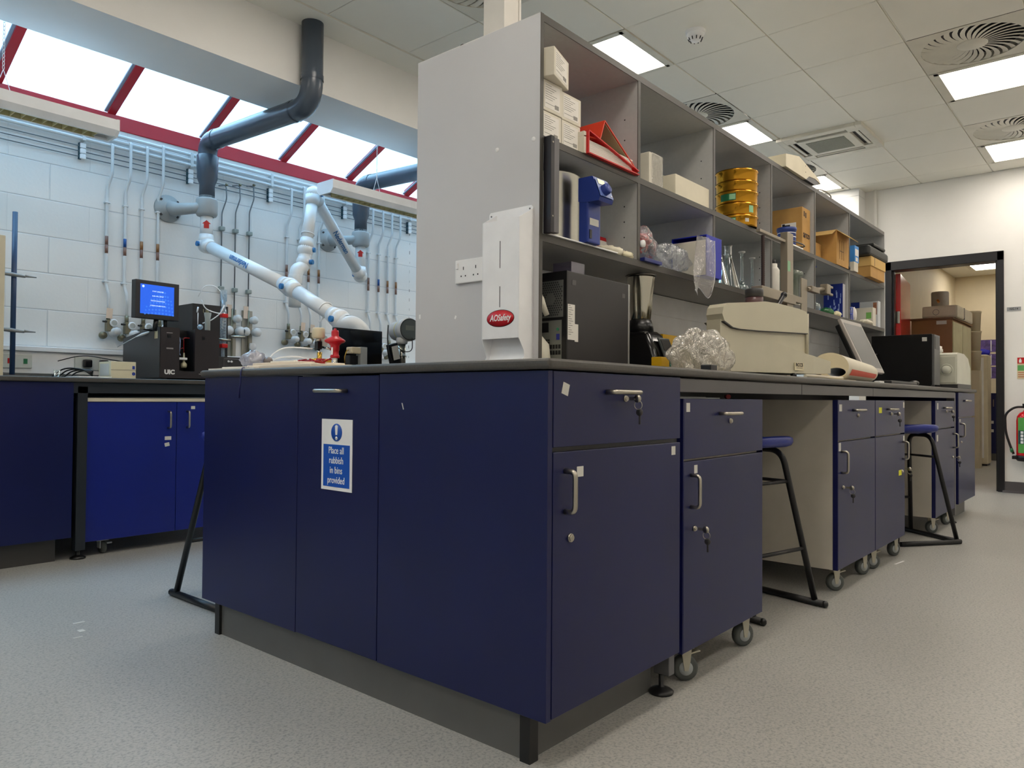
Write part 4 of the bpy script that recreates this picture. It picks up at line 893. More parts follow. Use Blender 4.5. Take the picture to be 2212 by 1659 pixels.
S('white_sponge_pack', B().box(2.88, 3.0, .485, .53, ZL, ZL+.05, bev=.004), whitebox, 'small white pack in front of the clear tub on the lower shelf', 'pack')
# fifth bay
t = T('open_cardboard_box', 'open brown cardboard box with folded-out flaps on the middle shelf, fifth bay', 'box', (3.66, .55, ZM))
def walls(b, x0, x1, y0, y1, z0, z1, th=.003): b.box(x0, x1, y0, y0+th, z0, z1); b.box(x0, x1, y1-th, y1, z0, z1); b.box(x0, x0+th, y0+th, y1-th, z0, z1); b.box(x1-th, x1, y0+th, y1-th, z0, z1); b.box(x0+th, x1-th, y0+th, y1-th, z0, z0+th); return b
P(t, 'box_body', walls(B(), 3.542, 3.79, .470, .62, ZM, ZM+.215), kraft)
P(t, 'flap', B().box(0, .25, -.075, 0, -.0015, .0015).xf(Matrix.Translation((3.54, .471, ZM+.215)) @ Matrix.Rotation(radians(38), 4, 'X')), M('kraft_light', (206, 168, 100), .75))
P(t, 'flap', B().box(-.10, 0, 0, .15, -.0015, .0015).xf(Matrix.Translation((3.542, .47, ZM+.215)) @ Matrix.Rotation(radians(-25), 4, 'Y')), MATS['kraft_light'])
P(t, 'print', B().box(3.60, 3.68, .4685, .4695, ZM+.09, ZM+.093).box(3.60, 3.603, .4685, .4695, ZM+.04, ZM+.16).box(3.64, 3.643, .4685, .4695, ZM+.04, ZM+.16).box(3.68, 3.683, .4685, .4695, ZM+.04, ZM+.16), MATS['brown_print'])
S('folded_carton', B().box(3.36, 3.53, .56, .70, ZM, ZM+.13, bev=.002, seg=1), kraft, 'small brown carton behind the open cardboard box', 'box')
S('camera_mount', B().lathe([(.001, 0), (.022, 0), (.022, .02), (.012, .024), (.012, .04), (.001, .04)], (3.80, .455+.03, ZM), 18), blackpl, 'small black knob-shaped fitting on the middle shelf beside the open box', 'fitting')
flask('large volumetric flask with blue stopper on the lower shelf, fifth bay', (3.36, .555, ZL), 'v', .285, None, M('stopper_blue', (44, 66, 190), .4))
t = T('blue_product_box', 'upright deep blue printed box on the lower shelf, fifth bay', 'box', (3.79, .55, ZL))
P(t, 'box_body', B().box(3.762, 3.812, .50, .62, ZL, ZL+.228, bev=.001, seg=1), M('deep_blue_card', (10, 36, 124), .4))
b = B(); random.seed(4)
for i in range(16):
    y = .505+random.uniform(0, .09); z = ZL+.03+random.uniform(0, .17); b.box(3.7612, 3.762, y, y+random.uniform(.003, .008), z, z+random.uniform(.012, .04))
P(t, 'print', b, M('pale_blue_print', (150, 170, 215), .5)); P(t, 'white_end', B().box(3.764, 3.811, .4985, .50, ZL+.002, ZL+.225), M('grey_wrap', (190, 190, 196), .3, bump=.4))
S('green_mesh_bag', B().loft(crumple((3.52, .52, ZL+.02), (.07, .03, .024), 17, 12, ZL+.001, .5)), thin('green_net', (40, 150, 80), .1, .2, body=.6), 'green mesh bag lying in front of the deep blue box', 'bag')
S('cream_cloth_scrap', B().loft(crumple((3.65, .50, ZL+.014), (.05, .02, .02), 29, 10, ZL+.001, .5)), M('cream_cloth', (214, 206, 170), .8), 'cream cloth scrap in front of the deep blue box', 'cloth')
# sixth bay
t = T('small_blue_white_box', 'small white and sky blue box on top of a white carton at the last upright', 'box', (3.93, .49, ZM+.062))
P(t, 'box_body', B().box(3.885, 3.975, .46, .52, ZM+.0625, ZM+.172, bev=.001, seg=1), M('sky_blue_card', (64, 142, 214), .5)); P(t, 'label', B().box(3.893, 3.967, .459, .46, ZM+.105, ZM+.150).box(3.905, 3.95, .459, .46, ZM+.070, ZM+.095), paper)
S('white_carton', B().box(3.87, 3.96, .46, .52, ZM, ZM+.062, bev=.001, seg=1), whitebox, 'small white carton under the sky blue box', 'box')
t = T('lidded_brown_box', 'low brown cardboard box with a lid at the far end of the middle shelf', 'box', (4.35, .53, ZM))
P(t, 'box_body', B().box(4.178, 4.53, .44, .60, ZM, ZM+.085, bev=.002, seg=1), kraft); P(t, 'lid', B().box(4.172, 4.537, .434, .606, ZM+.075, ZM+.142, bev=.003, seg=1), MATS['kraft_light'])
P(t, 'notch', B().box(4.25, 4.256, .433, .4345, ZM+.08, ZM+.142), blackpl)
b = B(); b.box(4.12, 4.60, .43, .62, ZM+.143, ZM+.215, bev=.028, seg=4); b.box(4.20, 4.50, .425, .60, ZM+.215, ZM+.235, bev=.01)
S('black_case', b, M('black_case_soft', (34, 36, 34), .5), 'soft black case lying on the lidded brown box', 'case')
t = T('picture_carton', 'white carton with a photograph and blue corner at the far end of the lower shelf', 'box', (4.62, .57, ZL))
P(t, 'box_body', B().box(4.60, 4.662, .50, .69, ZL, ZL+.20, bev=.001, seg=1), M('white_gloss_card', (214, 218, 222), .4)); P(t, 'picture', B().box(4.598, 4.60, .51, .535, ZL+.10, ZL+.19), M('photo_brown', (150, 98, 70), .5, var=.5, scale=40)); P(t, 'blue_corner', B().box(4.598, 4.60, .63, .69, ZL+.12, ZL+.20), MATS['deep_blue_card'])
t = T('low_white_carton', 'low white carton with a green sticker in front of the picture carton', 'box', (4.45, .57, ZL))
P(t, 'box_body', B().box(4.42, 4.50, .49, .68, ZL, ZL+.135, bev=.001, seg=1), whitebox); P(t, 'green_sticker', B().box(4.4185, 4.42, .50, .535, ZL+.055, ZL+.10), M('leaf_green', (120, 180, 90), .5))
t = T('tube_rack', 'small blue plastic rack beside the deep blue box', 'rack', (3.90, .50, ZL))
b = B()
for x in (3.862, 3.90, 3.938):
    for y in (.487, .515): b.box(x, x+.004, y, y+.004, ZL, ZL+.085)
for z in (.0, .04, .081): b.box(3.862, 3.942, .487, .519, ZL+z, ZL+z+.004)
P(t, 'rack_frame', b, M('rack_blue', (44, 78, 190), .4)); P(t, 'white_cloth', B().loft(crumple((3.99, .50, ZL+.045), (.03, .02, .045), 8, 10, ZL+.001, .5)), paper)
S('cream_gloves', B().loft(crumple((4.30, .50, ZL+.016), (.11, .03, .02), 41, 12, ZL+.001, .4)), glove_m, 'flat cream gloves at the front of the lower shelf, sixth bay', 'gloves')
# on top of the shelving
t = T('cream_cabinet_cover', 'cream metal cover with sloping front lying on top of the shelving', 'cover', (2.95, .55, ZT))
b = B(); b.prism([(2.66, ZT+.002), (2.66, ZT+.07), (2.86, ZT+.105), (3.18, ZT+.052), (3.22, ZT+.028), (3.12, ZT+.038), (3.02, ZT+.03), (2.97, ZT+.002)], .46, .62, axis='y'); P(t, 'shell', b, cream)
P(t, 'dark_inside', B().prism([(2.97, ZT+.002), (3.02, ZT+.028), (3.12, ZT+.036), (3.20, ZT+.027), (3.12, ZT+.002)], .462, .62, axis='y'), darkgrey)
b = B(); b.cyl((2.96, .4595, ZT+.075), (2.96, .4585, ZT+.075), .003, seg=8); b.cyl((2.96, .4595, ZT+.04), (2.96, .4585, ZT+.04), .003, seg=8); P(t, 'screw_hole', b, blackpl)
S('white_lead_coil', B().tube([(3.42+.12*cos(a), .52+.04*sin(a), ZT+.006+.02*max(0, sin(a*.5))) for a in [i*pi/12 for i in range(25)]], .004, 8), M('grey_cable', (150, 140, 124), .5), 'pale cable looping on top of the shelving behind the cream cover', 'cable')
S('red_peg', B().cyl((3.70, .55, ZT+.0), (3.70, .55, ZT+.055), .010, seg=14), red, 'short red peg standing on top of the shelving', 'peg')
# ================= THINGS ON THE ISLAND WORKTOP, SHELF SIDE =================
ZB = .9225
t = T('tower_computer', 'dark grey tower computer with its back to the shelving end, under the lower shelf', 'computer', (.92, .56, ZB))
tb = M('computer_case', (44, 42, 44), .45)
px0, px1, py0, py1, pz1 = .706, 1.095, .470, .635, 1.262
P(t, 'case', B().box(px0+.004, px1, py0, py1, ZB, pz1, bev=.003), tb)
P(t, 'front_bezel', B().box(px1, px1+.012, py0, py1, ZB, pz1, bev=.003), M('silver_trim', (180, 180, 178), .3, metal=.7))
P(t, 'back_plate', B().box(px0, px0+.004, py0, py1, ZB, pz1), blackp)
fanp = M('fan_grille_grey', (118, 120, 118), .4, metal=.4)
P(t, 'fan_plate', B().box(px0-.0015, px0, py0+.014, py0+.122, pz1-.155, pz1-.03), fanp)
b = B(); fc = (py0+.068, pz1-.092)
for i in range(-8, 9):
    for j in range(-8, 9):
        y, z = fc[0]+i*.0088+(j % 2)*.0044, fc[1]+j*.0078; r = math.hypot(y-fc[0], z-fc[1])
        if .018 < r and abs(y-fc[0]) < .050 and abs(z-fc[1]) < .058 and r < .064: b.lathe([(.001, -.0022), (.0032, -.0022)], (px0, y, z), 6, axis='x', smooth=False)
P(t, 'vent_holes', b, blackp)
P(t, 'port_plate', B().box(px0-.0012, px0, py0+.02, py0+.125, ZB+.02, pz1-.165), M('port_silver', (132, 134, 128), .4, metal=.3))
b = B(); b.box(px0-.004, px0-.001, py0+.075, py0+.11, pz1-.205, pz1-.172)
for i in range(5):
    for j in range(6):
        b.box(px0-.002, px0-.001, py0+.07+i*.009, py0+.077+i*.009, pz1-.235-j*.0085, pz1-.229-j*.0085)
for i in range(4):
    for j in range(2): b.box(px0-.003, px0-.001, py0+.024+i*.012, py0+.032+i*.012, pz1-.262-j*.02, pz1-.248-j*.02)
P(t, 'port', b, blackpl)
P(t, 'port', B().cyl((px0-.004, py0+.035, pz1-.196), (px0-.001, py0+.035, pz1-.196), .005, seg=14), M('port_green', (60, 150, 110), .4)); P(t, 'port', B().box(px0-.004, px0-.001, py0+.028, py0+.04, pz1-.232, pz1-.212), M('port_blue', (50, 56, 150), .4))
P(t, 'side_latch', B().box(px0+.03, px0+.052, py0-.001, py0, pz1-.045, pz1-.028).box(px1-.045, px1-.025, py0-.001, py0, pz1-.055, pz1-.04), M('latch_grey', (84, 82, 82), .4))
P(t, 'licence_label', B().box(px0+.006, px0+.046, py0-.001, py0, 1.03, 1.15).box(px0+.046, px0+.066, py0-.001, py0, 1.025, 1.085), paper)
b = B()
for i in range(14): b.box(px0+.010, px0+.020+.02*((i*7) % 5)/5, py0-.0015, py0-.001, 1.145-i*.0075, 1.1465-i*.0075)
P(t, 'label_print', b, M('grey_print', (110, 108, 104), .7))
S('white_handset', B().tube([(.66, .56, ZB+.255), (.655, .545, ZB+.24), (.664, .535, ZB+.215), (.676, .53, ZB+.19)], [.018, .017, .011, .009], 14), M('ivory_plastic', (222, 218, 200), .4), 'ivory plastic piece poking out behind the computer at the shelving end', 'plastic piece')
S('white_jug', B().lathe([(.001, ZB), (.05, ZB), (.06, ZB+.04), (.055, ZB+.09), (.03, ZB+.12), (.001, ZB+.125)], (.645, .565, 0), 24), MATS['ivory_plastic'], 'rounded ivory container tucked beside the back of the computer', 'container')
S('clear_small_box', walls(B(), .80, .88, .52, .60, pz1+.001, pz1+.05, .002), thin('violet_clear_plastic', (200, 196, 214), .12, .1, body=.2), 'small clear violet-tinted box on top of the computer', 'box')
# blender
bx, by = 1.285, .53
t = T('laboratory_blender', 'black blender base with a dented steel jar, beside the computer', 'blender', (bx, by, ZB))
st2 = M('jar_steel', (188, 184, 170), .16, metal=1.0)
rings = []
for z, r in ((1.145, .036), (1.15, .040), (1.19, .044), (1.24, .048), (1.29, .053), (1.318, .056)):
    ring = []
    for k in range(64):
        a = 2*pi*k/64; d = abs((((a/(2*pi))*4+.35) % 1)-.5)*2; q = 1-.16*max(0, 1-d*2.6)*(1-((z-1.145)/.18)**3 if z < 1.31 else 0); ring.append((bx+r*q*cos(a), by+r*q*sin(a), z))
    rings.append(ring)
b = B(); b.loft(rings, cap=True, capped=(True, False)); P(t, 'steel_jar', b, st2)
P(t, 'jar_rim', B().lathe([(.056, 1.316), (.060, 1.319), (.062, 1.323), (.059, 1.326), (.054, 1.322)], (bx, by, 0), 48), M('dark_steel_rim', (96, 94, 88), .25, metal=1.0))
P(t, 'jar_collar', B().lathe([(.001, 1.095), (.052, 1.095), (.05, 1.12), (.042, 1.146), (.001, 1.146)], (bx+.0, by, 0), 32), blackpl)
b = B()
for dz, s_ in ((0, 1),): pass
def rr(x0, x1, y0, y1, z, r=.02, n=6):
    out = []
    for (cx, cy, a0) in ((x1-r, y1-r, 0), (x0+r, y1-r, pi/2), (x0+r, y0+r, pi), (x1-r, y0+r, 1.5*pi)):
        for i in range(n+1): a = a0+pi/2*i/n; out.append((cx+r*cos(a), cy+r*sin(a), z))
    return out
b.loft([rr(bx-.085, bx+.062, by-.13, by+.08, ZB), rr(bx-.085, bx+.064, by-.132, by+.08, ZB+.02), rr(bx-.08, bx+.058, by-.105, by+.08, ZB+.10), rr(bx-.07, bx+.055, by-.075, by+.075, ZB+.160), rr(bx-.055, bx+.05, by-.055, by+.07, ZB+.176)]); P(t, 'motor_base', b, M('gloss_black', (14, 14, 15), .18))
kp = Matrix.Translation((bx+.012, by-.122, ZB+.078)) @ Matrix.Rotation(radians(-22), 4, 'X')
P(t, 'control_panel', B().box(-.042, .042, -.004, .004, -.07, .075, bev=.003).xf(kp), M('panel_slate', (66, 72, 72), .4)); P(t, 'display', B().box(-.034, .034, -.006, -.003, .02, .066).xf(kp), blackpl)
b = B()
for i in range(5): b.box(-.034+i*.0145, -.023+i*.0145, -.007, -.004, -.006, .006)
P(t, 'red_key', b.xf(kp), M('key_red', (190, 50, 50), .4))
b = B()
for j in range(2):
    for i in range(3): b.box(-.032+i*.023, -.014+i*.023, -.007, -.004, -.032-j*.022, -.016-j*.022)
P(t, 'green_key', b.xf(kp), M('key_green', (70, 120, 100), .4))
# yellow box, bagged item
t = T('yellow_plastic_tub', 'yellow plastic tub behind the clear bag, beside the blender', 'tub', (1.62, .62, ZB))
P(t, 'tub_wall', walls(B(), 1.50, 1.70, .55, .70, ZB, ZB+.185, .004), M('yellow_plastic', (214, 168, 10), .4))
S('yellow_bracket', B().box(1.04, 1.10, .30, .34, ZB, ZB+.06, bev=.003), MATS['yellow_plastic'], 'small yellow block at the foot of the clear bag', 'block')
t = T('bagged_equipment', 'crumpled clear plastic bag beside the beige analyser', 'bag', (1.07, .165, ZB))
P(t, 'bag_film', B().loft(crumple((1.09, .165, ZB+.055), (.180, .055, .085), 52, 30, ZB+.001, .5)), thin('glossy_polythene', (240, 236, 226), .22, .10, body=.22, bump=1.0, bscale=24))
S('black_adapter', B().box(.91, .96, .05, .085, ZB, ZB+.022, bev=.004), blackpl, 'small black adapter lying in front of the clear bag', 'adapter')
# beige analyser, turned about 15 degrees; its footprint widens towards the nose
t = T('thermal_analyser', 'large beige laboratory analyser with a rounded lid, on the front of the island worktop', 'analyser', (1.324, .211, ZB), radians(-15.2), world=False)
bg_ = M('analyser_beige', (196, 190, 168), .42, var=.03)
def wide(poly, y0, dmin=.065, dmax=.30):
    b = B(); return b.loft([[(x, y0, z) for x, z in poly], [(x, dmin+(dmax-dmin)*max(0, x)/.69, z) for x, z in poly]], smooth=False)
z0 = .018
P(t, 'body', wide([(0, z0), (0, .212), (.12, .212), (.12, .18), (.528, .182), (.528, .100), (.56, .092), (.69, .074), (.69, z0+.006), (.56, z0)], -.0005), bg_)
lid = [(-.002, .232), (.006, .258), (.03, .274), (.17, .288), (.25, .297), (.33, .296), (.47, .284), (.515, .276), (.530, .262), (.530, .186), (.22, .180), (.10, .180), (.06, .184), (.012, .205)]
P(t, 'lid', wide(lid, -.012), bg_)
P(t, 'lid_seam', wide([(.004, .203), (.058, .181), (.10, .177), (.22, .177), (.529, .183), (.529, .1865), (.22, .1805), (.10, .1805), (.06, .1845), (.012, .2055)], -.0128, .08, .25), darkgrey)
b = B(); b.loft([[(.27, -.0004, z0+.001), (.27, -.0004, .150), (.27, .01, .150), (.27, .01, z0+.001)], [(.50, -.016, z0+.001), (.50, -.016, .103), (.50, .05, .103), (.50, .05, z0+.001)], [(.56, -.018, z0+.001), (.56, -.018, .094), (.56, .05, .094), (.56, .05, z0+.001)], [(.69, -.012, .024), (.69, -.012, .076), (.69, .05, .076), (.69, .05, .024)]], smooth=False); P(t, 'front_wedge', b, bg_)
P(t, 'rounded_edge', B().cyl((.532, -.006, .10), (.532, -.006, .268), .007, seg=14), bg_)
P(t, 'lid_latch', B().box(.5385, .545, .0, .03, .10, .225, bev=.002).box(.540, .556, .004, .024, .11, .19, bev=.006), M('latch_brown_grey', (96, 86, 84), .4))
for x, y in ((.03, .03), (.45, .0), (.65, .02), (.62, .24)): P(t, 'foot', B().lathe([(.001, 0), (.012, 0), (.012, .02), (.001, .02)], (x, y, 0), 14), blackpl)
P(t, 'service_label', B().box(.435, .495, -.0165, -.0145, .030, .062), M('label_cream', (214, 204, 172), .5)); text(t, 'RCCS', .019, (.465, -.0169, .053), *NY, inkb, bold=.0004); P(t, 'label_line', B().box(.445, .486, -.0168, -.0165, .040, .0415), inkb)
P(t, 'gas_fitting', B().cyl((.528, .05, .235), (.575, .05, .235), .007, seg=14).cyl((.55, .05, .235), (.555, .05, .235), .012, seg=14).cyl((.562, .05, .235), (.567, .05, .235), .012, seg=14), chrome)
t = T('brown_jar', 'dark-capped maroon jar standing on top of the beige analyser', 'jar', (1.60, .235, ZB+.298))
zj = ZB+.2975
P(t, 'jar_body', B().lathe([(.001, zj), (.034, zj), (.035, zj+.002), (.035, zj+.026), (.001, zj+.027)], (1.615, .20, 0), 32), M('maroon_glass', (88, 62, 64), .3)); P(t, 'cap', B().lathe([(.001, zj+.027), (.036, zj+.027), (.036, zj+.056), (.032, zj+.06), (.001, zj+.06)], (1.615, .20, 0), 40), darkgrey)
# metal column stand behind the analyser
t = T('lift_column', 'tall square metal column stand with a screw rod and clamp arms, behind the beige analyser', 'stand', (2.27, .33, ZB))
cm = M('satin_aluminium', (150, 140, 124), .4, metal=.55)
cx0, cx1, cy0, cy1 = 2.277, 2.355, .31, .345
P(t, 'column', B().box(cx0, cx1, cy0, cy1, ZB+.012, 1.645, bev=.002), cm); P(t, 'base_plate', B().box(2.05, 2.45, .26, .44, ZB, ZB+.012), cm)
P(t, 'top_plate', B().box(1.965, cx0, .318, .338, 1.592, 1.606, bev=.002), cm)
P(t, 'carriage', B().box(1.945, cx1+.012, .300, .352, 1.298, 1.345, bev=.003), cm); P(t, 'carriage', B().box(2.367, 2.50, .315, .34, 1.318, 1.35, bev=.003), cm); P(t, 'hanging_plate', B().box(2.49, 2.575, .318, .324, 1.262, 1.45, bev=.002), cm)
b = B(); z = 1.335; pts = []
P(t, 'screw_rod', B().lathe([(.0095 if i % 2 else .0075, 1.345+i*.0042) for i in range(58)], (2.015, .325, 0), 14), M('dark_screw_steel', (64, 52, 50), .35, metal=.6))
P(t, 'green_tag', B().box(cx0+.002, cx0+.036, .309, .31, 1.455, 1.505), M('tag_green', (130, 180, 140), .5))
t2 = P(t, 'clamp', B().cyl((2.57, .318, 1.40), (2.80, .312, 1.425), .011, seg=14).box(2.60, 2.72, .302, .33, 1.392, 1.422, bev=.004), cm)
b = B(); b.box(2.80, 2.86, .29, .33, 1.40, 1.455, bev=.005); b.box(2.86, 2.93, .30, .312, 1.442, 1.455, bev=.003); b.box(2.86, 2.93, .30, .312, 1.402, 1.415, bev=.003); P(t2, 'clamp_jaws', b, cm)
t = T('black_lever', 'black angled lever handle on top of the beige analyser', 'lever', (1.72, .20, ZB+.29))
P(t, 'lever_arm', B().tube([(1.765, .185, ZB+.288), (1.80, .178, ZB+.302), (1.845, .168, ZB+.352)], [.014, .009, .011], 12), blackpl); P(t, 'knob', B().ball((1.85, .167, ZB+.357), .014, 12), blackpl); P(t, 'foot', B().box(1.74, 1.86, .165, .205, ZB+.2775, ZB+.290, bev=.003), blackpl)
# rolled manual
t = T('rolled_manual', 'thick curled paper manual with a red cover strip at the front edge of the worktop', 'manual', (2.3, .1, ZB))
hv = Vector((.66, -.75, 0)); A0, A1 = Vector((2.20, .085, ZB+.064)), Vector((2.66, .060, ZB+.046))
def ell(c, a, b_, ou=0.0, oz=0.0, n=40, k0=0): return [tuple(c+hv*(ou+a*cos(2*pi*i/n))+Vector((0, 0, oz+b_*sin(2*pi*i/n)))) for i in range(n)]
out0, hole0 = ell(A0, .083, .062), ell(A0, .043, .020, .026, -.026)
out1, hole1 = ell(A1, .060, .045), ell(A1, .034, .018, .014, -.012)
b = B(); b.loft([hole0, out0], cap=False, smooth=False); P(t, 'page_edges', b, M('cream_paper', (206, 194, 162), .6))
P(t, 'outer_cover', B().loft([out0, out1], cap=False), M('cover_paper', (212, 204, 184), .45)); P(t, 'inner_page', B().loft([hole0, hole1], cap=False), M('inner_grey_page', (150, 156, 164), .5))
b = B(); b.loft([hole1, out1], cap=False, smooth=False); P(t, 'far_page_edges', b, MATS['cream_paper'])
def onc(u, v, k=1.02):
    c = A0.lerp(A1, u); a_ = (.083+(.060-.083)*u)*k; b2 = (.062+(.045-.062)*u)*k; th = -.95+1.15*v; p = c+hv*(a_*cos(th))+Vector((0, 0, b2*sin(th))); return tuple(p)
P(t, 'red_strip', B().sheet(lambda u, v: onc(.10+.85*u, .28+.42*v), 4, 8), M('salmon_red', (206, 84, 62), .5))
P(t, 'loose_page', B().box(2.02, 2.30, .012, .10, ZB+.0005, ZB+.0025, rot=Matrix.Rotation(-.05, 3, 'Z')), MATS['cream_paper'])
S('white_cables', B().tube(fillet([(1.74, .04, ZB+.008), (1.90, .03, ZB+.008), (2.05, .045, ZB+.009), (2.15, .02, ZB+.008)], .05), .007, 10), M('white_cable', (206, 198, 178), .5), 'pale cable lying under the nose of the beige analyser', 'cable')
# LCD monitor leaning back
t = T('lcd_monitor', 'silver-framed flat monitor tilted back behind the rolled manual', 'monitor', (3.07, .25, ZB))
mm = Matrix.Translation((2.895, .125, ZB+.065)) @ Matrix.Rotation(radians(-24), 4, 'X')
P(t, 'bezel', B().box(0, .375, 0, .018, 0, .315, bev=.004).xf(mm), M('silver_plastic', (168, 162, 156), .35)); P(t, 'screen', B().box(.022, .353, -.001, 0, .028, .290).xf(mm), M('dark_screen', (34, 30, 32), .12)); P(t, 'back_shell', B().box(.02, .355, .018, .05, .02, .295, bev=.01).xf(mm), blackpl)
P(t, 'stand', B().box(3.05, 3.11, .19, .23, ZB+.012, ZB+.17, bev=.005).box(2.97, 3.19, .12, .30, ZB, ZB+.012, bev=.004), blackpl)
# black tower computer at the far end
t = T('tower_computer', 'black tower computer standing near the far end of the island worktop', 'computer', (4.51, .28, ZB))
P(t, 'case', B().box(4.42, 4.60, .115, .50, ZB, 1.292, bev=.003), M('gloss_case_black', (10, 10, 12), .25)); P(t, 'front_bezel', B().box(4.422, 4.598, .100, .115, ZB+.002, 1.288, bev=.003), M('bezel_grey', (92, 92, 94), .4)); P(t, 'drive_bay', B().box(4.44, 4.58, .098, .10, 1.19, 1.275), blackpl)
P(t, 'white_sticker', B().box(4.4188, 4.42, .145, .175, 1.243, 1.27), tagm)
P(t, 'base_foot', B().box(4.415, 4.61, .10, .12, ZB, ZB+.02), darkgrey)
S('flat_keyboard', B().box(2.98, 3.55, .02, .10, ZB, ZB+.018, bev=.005), M('keyboard_grey', (40, 40, 42), .4), 'black keyboard lying along the edge in front of the far computer', 'keyboard')
S('computer_mouse', B().ball((3.66, .06, ZB+.016), .03, 14, sc=(1.6, .9, .55)), blackpl, 'black mouse at the worktop edge beside the keyboard', 'mouse')
S('white_cable_end', B().box(2.86, 2.94, .045, .075, ZB, ZB+.012, bev=.004), whitep, 'white plug lying between the rolled manual and the keyboard', 'plug')
S('computer_cable', B().tube(fillet([(3.60, .55, ZB+.02), (4.0, .52, ZB+.12), (4.40, .46, ZB+.24)], .15), .005, 8), blackpl, 'black cable running to the back of the far tower computer', 'cable')
t = T('white_benchtop_device', 'rounded white benchtop device with a round knob at the far end of the worktop', 'device', (5.0, .2, ZB))
wd = M('device_white', (206, 206, 190), .35)
b = B(); b.prism([(4.74, ZB+.03), (4.74, 1.165), (4.76, 1.178), (5.0, 1.178), (5.16, 1.15), (5.25, 1.08), (5.265, .99), (5.265, ZB+.03)], .02, .26, axis='y'); P(t, 'shell', b, wd)
P(t, 'dark_base', B().box(4.75, 5.27, .018, .26, ZB, ZB+.035, bev=.004), darkgrey)
P(t, 'side_panel', B().box(4.734, 4.74, .03, .20, ZB+.04, 1.15, bev=.002), M('device_panel', (196, 196, 180), .4)); P(t, 'knob', B().lathe([(.001, -.012), (.026, -.012), (.030, -.006), (.030, 0)], (4.734, .085, 1.055), 32, axis='x').lathe([(.038, -.003), (.042, -.003), (.042, 0)], (4.734, .085, 1.055), 32, axis='x'), wd)
P(t, 'paper_tissue', B().loft(crumple((4.78, .16, 1.20), (.03, .04, .035), 61, 10, 1.179, .5)), paper)
# plugs in the trunking
t = T('orange_plug', 'orange and black plug in the white trunking behind the beige analyser', 'plug', (2.73, .78, 1.25))
P(t, 'plug_body', B().box(2.70, 2.745, .742, .784, 1.25, 1.31, bev=.006), M('orange_plastic', (206, 128, 20), .4)); P(t, 'plug_back', B().box(2.745, 2.765, .745, .784, 1.252, 1.308, bev=.004), blackpl)
# ================= THINGS ON THE ISLAND, CAMERA-LEFT END =================
def rot_about(b, c, ang): return b.rotz(radians(ang), c)
S('open_notebook', B().box(.02, .30, .93, 1.30, ZB, ZB+.012, bev=.003).box(.03, .20, 1.0, 1.28, ZB+.012, ZB+.02, bev=.002), M('cream_page', (226, 214, 196), .7), 'cream notebook lying open near the edge of the island, below the brass fitting', 'notebook')
t = T('loose_papers', 'flat white papers at the island corner with a dark ribbon hanging over the edge', 'papers', (.1, 1.35, ZB))
P(t, 'paper_stack', B().box(.0, .26, 1.22, 1.52, ZB, ZB+.005).box(.03, .30, 1.18, 1.47, ZB+.005, ZB+.010, rot=Matrix.Rotation(.1, 3, 'Z')), paper)
P(t, 'ribbon', B().tube([(.03, 1.285, ZB+.008), (-.010, 1.275, ZB+.003), (-.018, 1.27, ZB-.012), (-.017, 1.272, .875), (-.018, 1.278, .852), (-.015, 1.284, .826)], [.001, .0015, .002, .002, .003, .004], 6), M('navy_ribbon', (18, 22, 84), .5))
t = T('safety_glasses', 'crumpled clear wrapper and safety glasses on the papers at the island corner', 'wrapper', (.12, 1.33, ZB+.012))
P(t, 'clear_wrapper', B().loft(crumple((.08, 1.36, ZB+.035), (.035, .045, .028), 71, 14, ZB+.013, .5)), thin('grey_clear_wrap', (205, 205, 215), .2, .08, body=.35, bump=.6)); P(t, 'dark_lens', B().ball((.10, 1.30, ZB+.032), .02, 12, sc=(.6, 1.2, .7)), M('grey_lens', (120, 114, 112), .15))
S('white_pen_box', B().box(.06, .075, 1.08, 1.22, ZB+.014, ZB+.026, bev=.002), M('ivory_box', (222, 218, 204), .5), 'long ivory box lying on the papers', 'box')
t = T('red_black_leads', 'red and black test leads bundled on the notebook', 'leads', (.12, 1.08, ZB+.014))
random.seed(12)
for nm, mt_ in (('black_lead', blackpl), ('red_lead', red)):
    b = B()
    for k in range(3): b.tube([(.09+.02*k+.012*sin(3*i+k), 1.17-.018*i, ZB+.020+.006*sin(2.2*i+k*2)+.004*k) for i in range(12)], .0028, 6)
    P(t, nm, b, mt_)
S('plastic_funnel_stem', B().lathe([(.001, ZB), (.015, ZB), (.012, ZB+.004), (.004, ZB+.006), (.004, ZB+.05), (.013, ZB+.056), (.013, ZB+.060)], (.12, 1.375, 0), 20), whitep, 'small white cylinder standing on the island behind the test leads', 'cylinder')
t = T('brass_pipe_fitting', 'short brass pipe tee at the edge of the island', 'pipe fitting', (.25, 1.07, ZB))
brs = M('brass', (176, 140, 60), .25, metal=.9)
P(t, 'tee', B().cyl((.17, 1.10, ZB), (.17, 1.10, ZB+.058), .0085, seg=8).cyl((.17, 1.10, ZB+.03), (.20, 1.075, ZB+.03), .007, seg=8).cyl((.17, 1.10, ZB+.03), (.15, 1.12, ZB+.03), .009, seg=6), brs)
t = T('control_valve', 'bright red pneumatic control valve standing on the pipework on the island', 'valve', (.36, 1.25, ZB))
rv = M('valve_red', (190, 18, 34), .3); vx, vy = .345, 1.255
P(t, 'red_actuator', B().lathe([(.001, 1.083), (.004, 1.082), (.005, 1.076), (.012, 1.075), (.0135, 1.068), (.0135, 1.055), (.015, 1.053), (.028, 1.045), (.037, 1.039), (.038, 1.035), (.034, 1.031), (.022, 1.026), (.016, 1.018), (.016, 1.002), (.014, 1.0), (.014, .985), (.0165, .983), (.0165, .974), (.001, .973)], (vx, vy, 0), 32), rv)
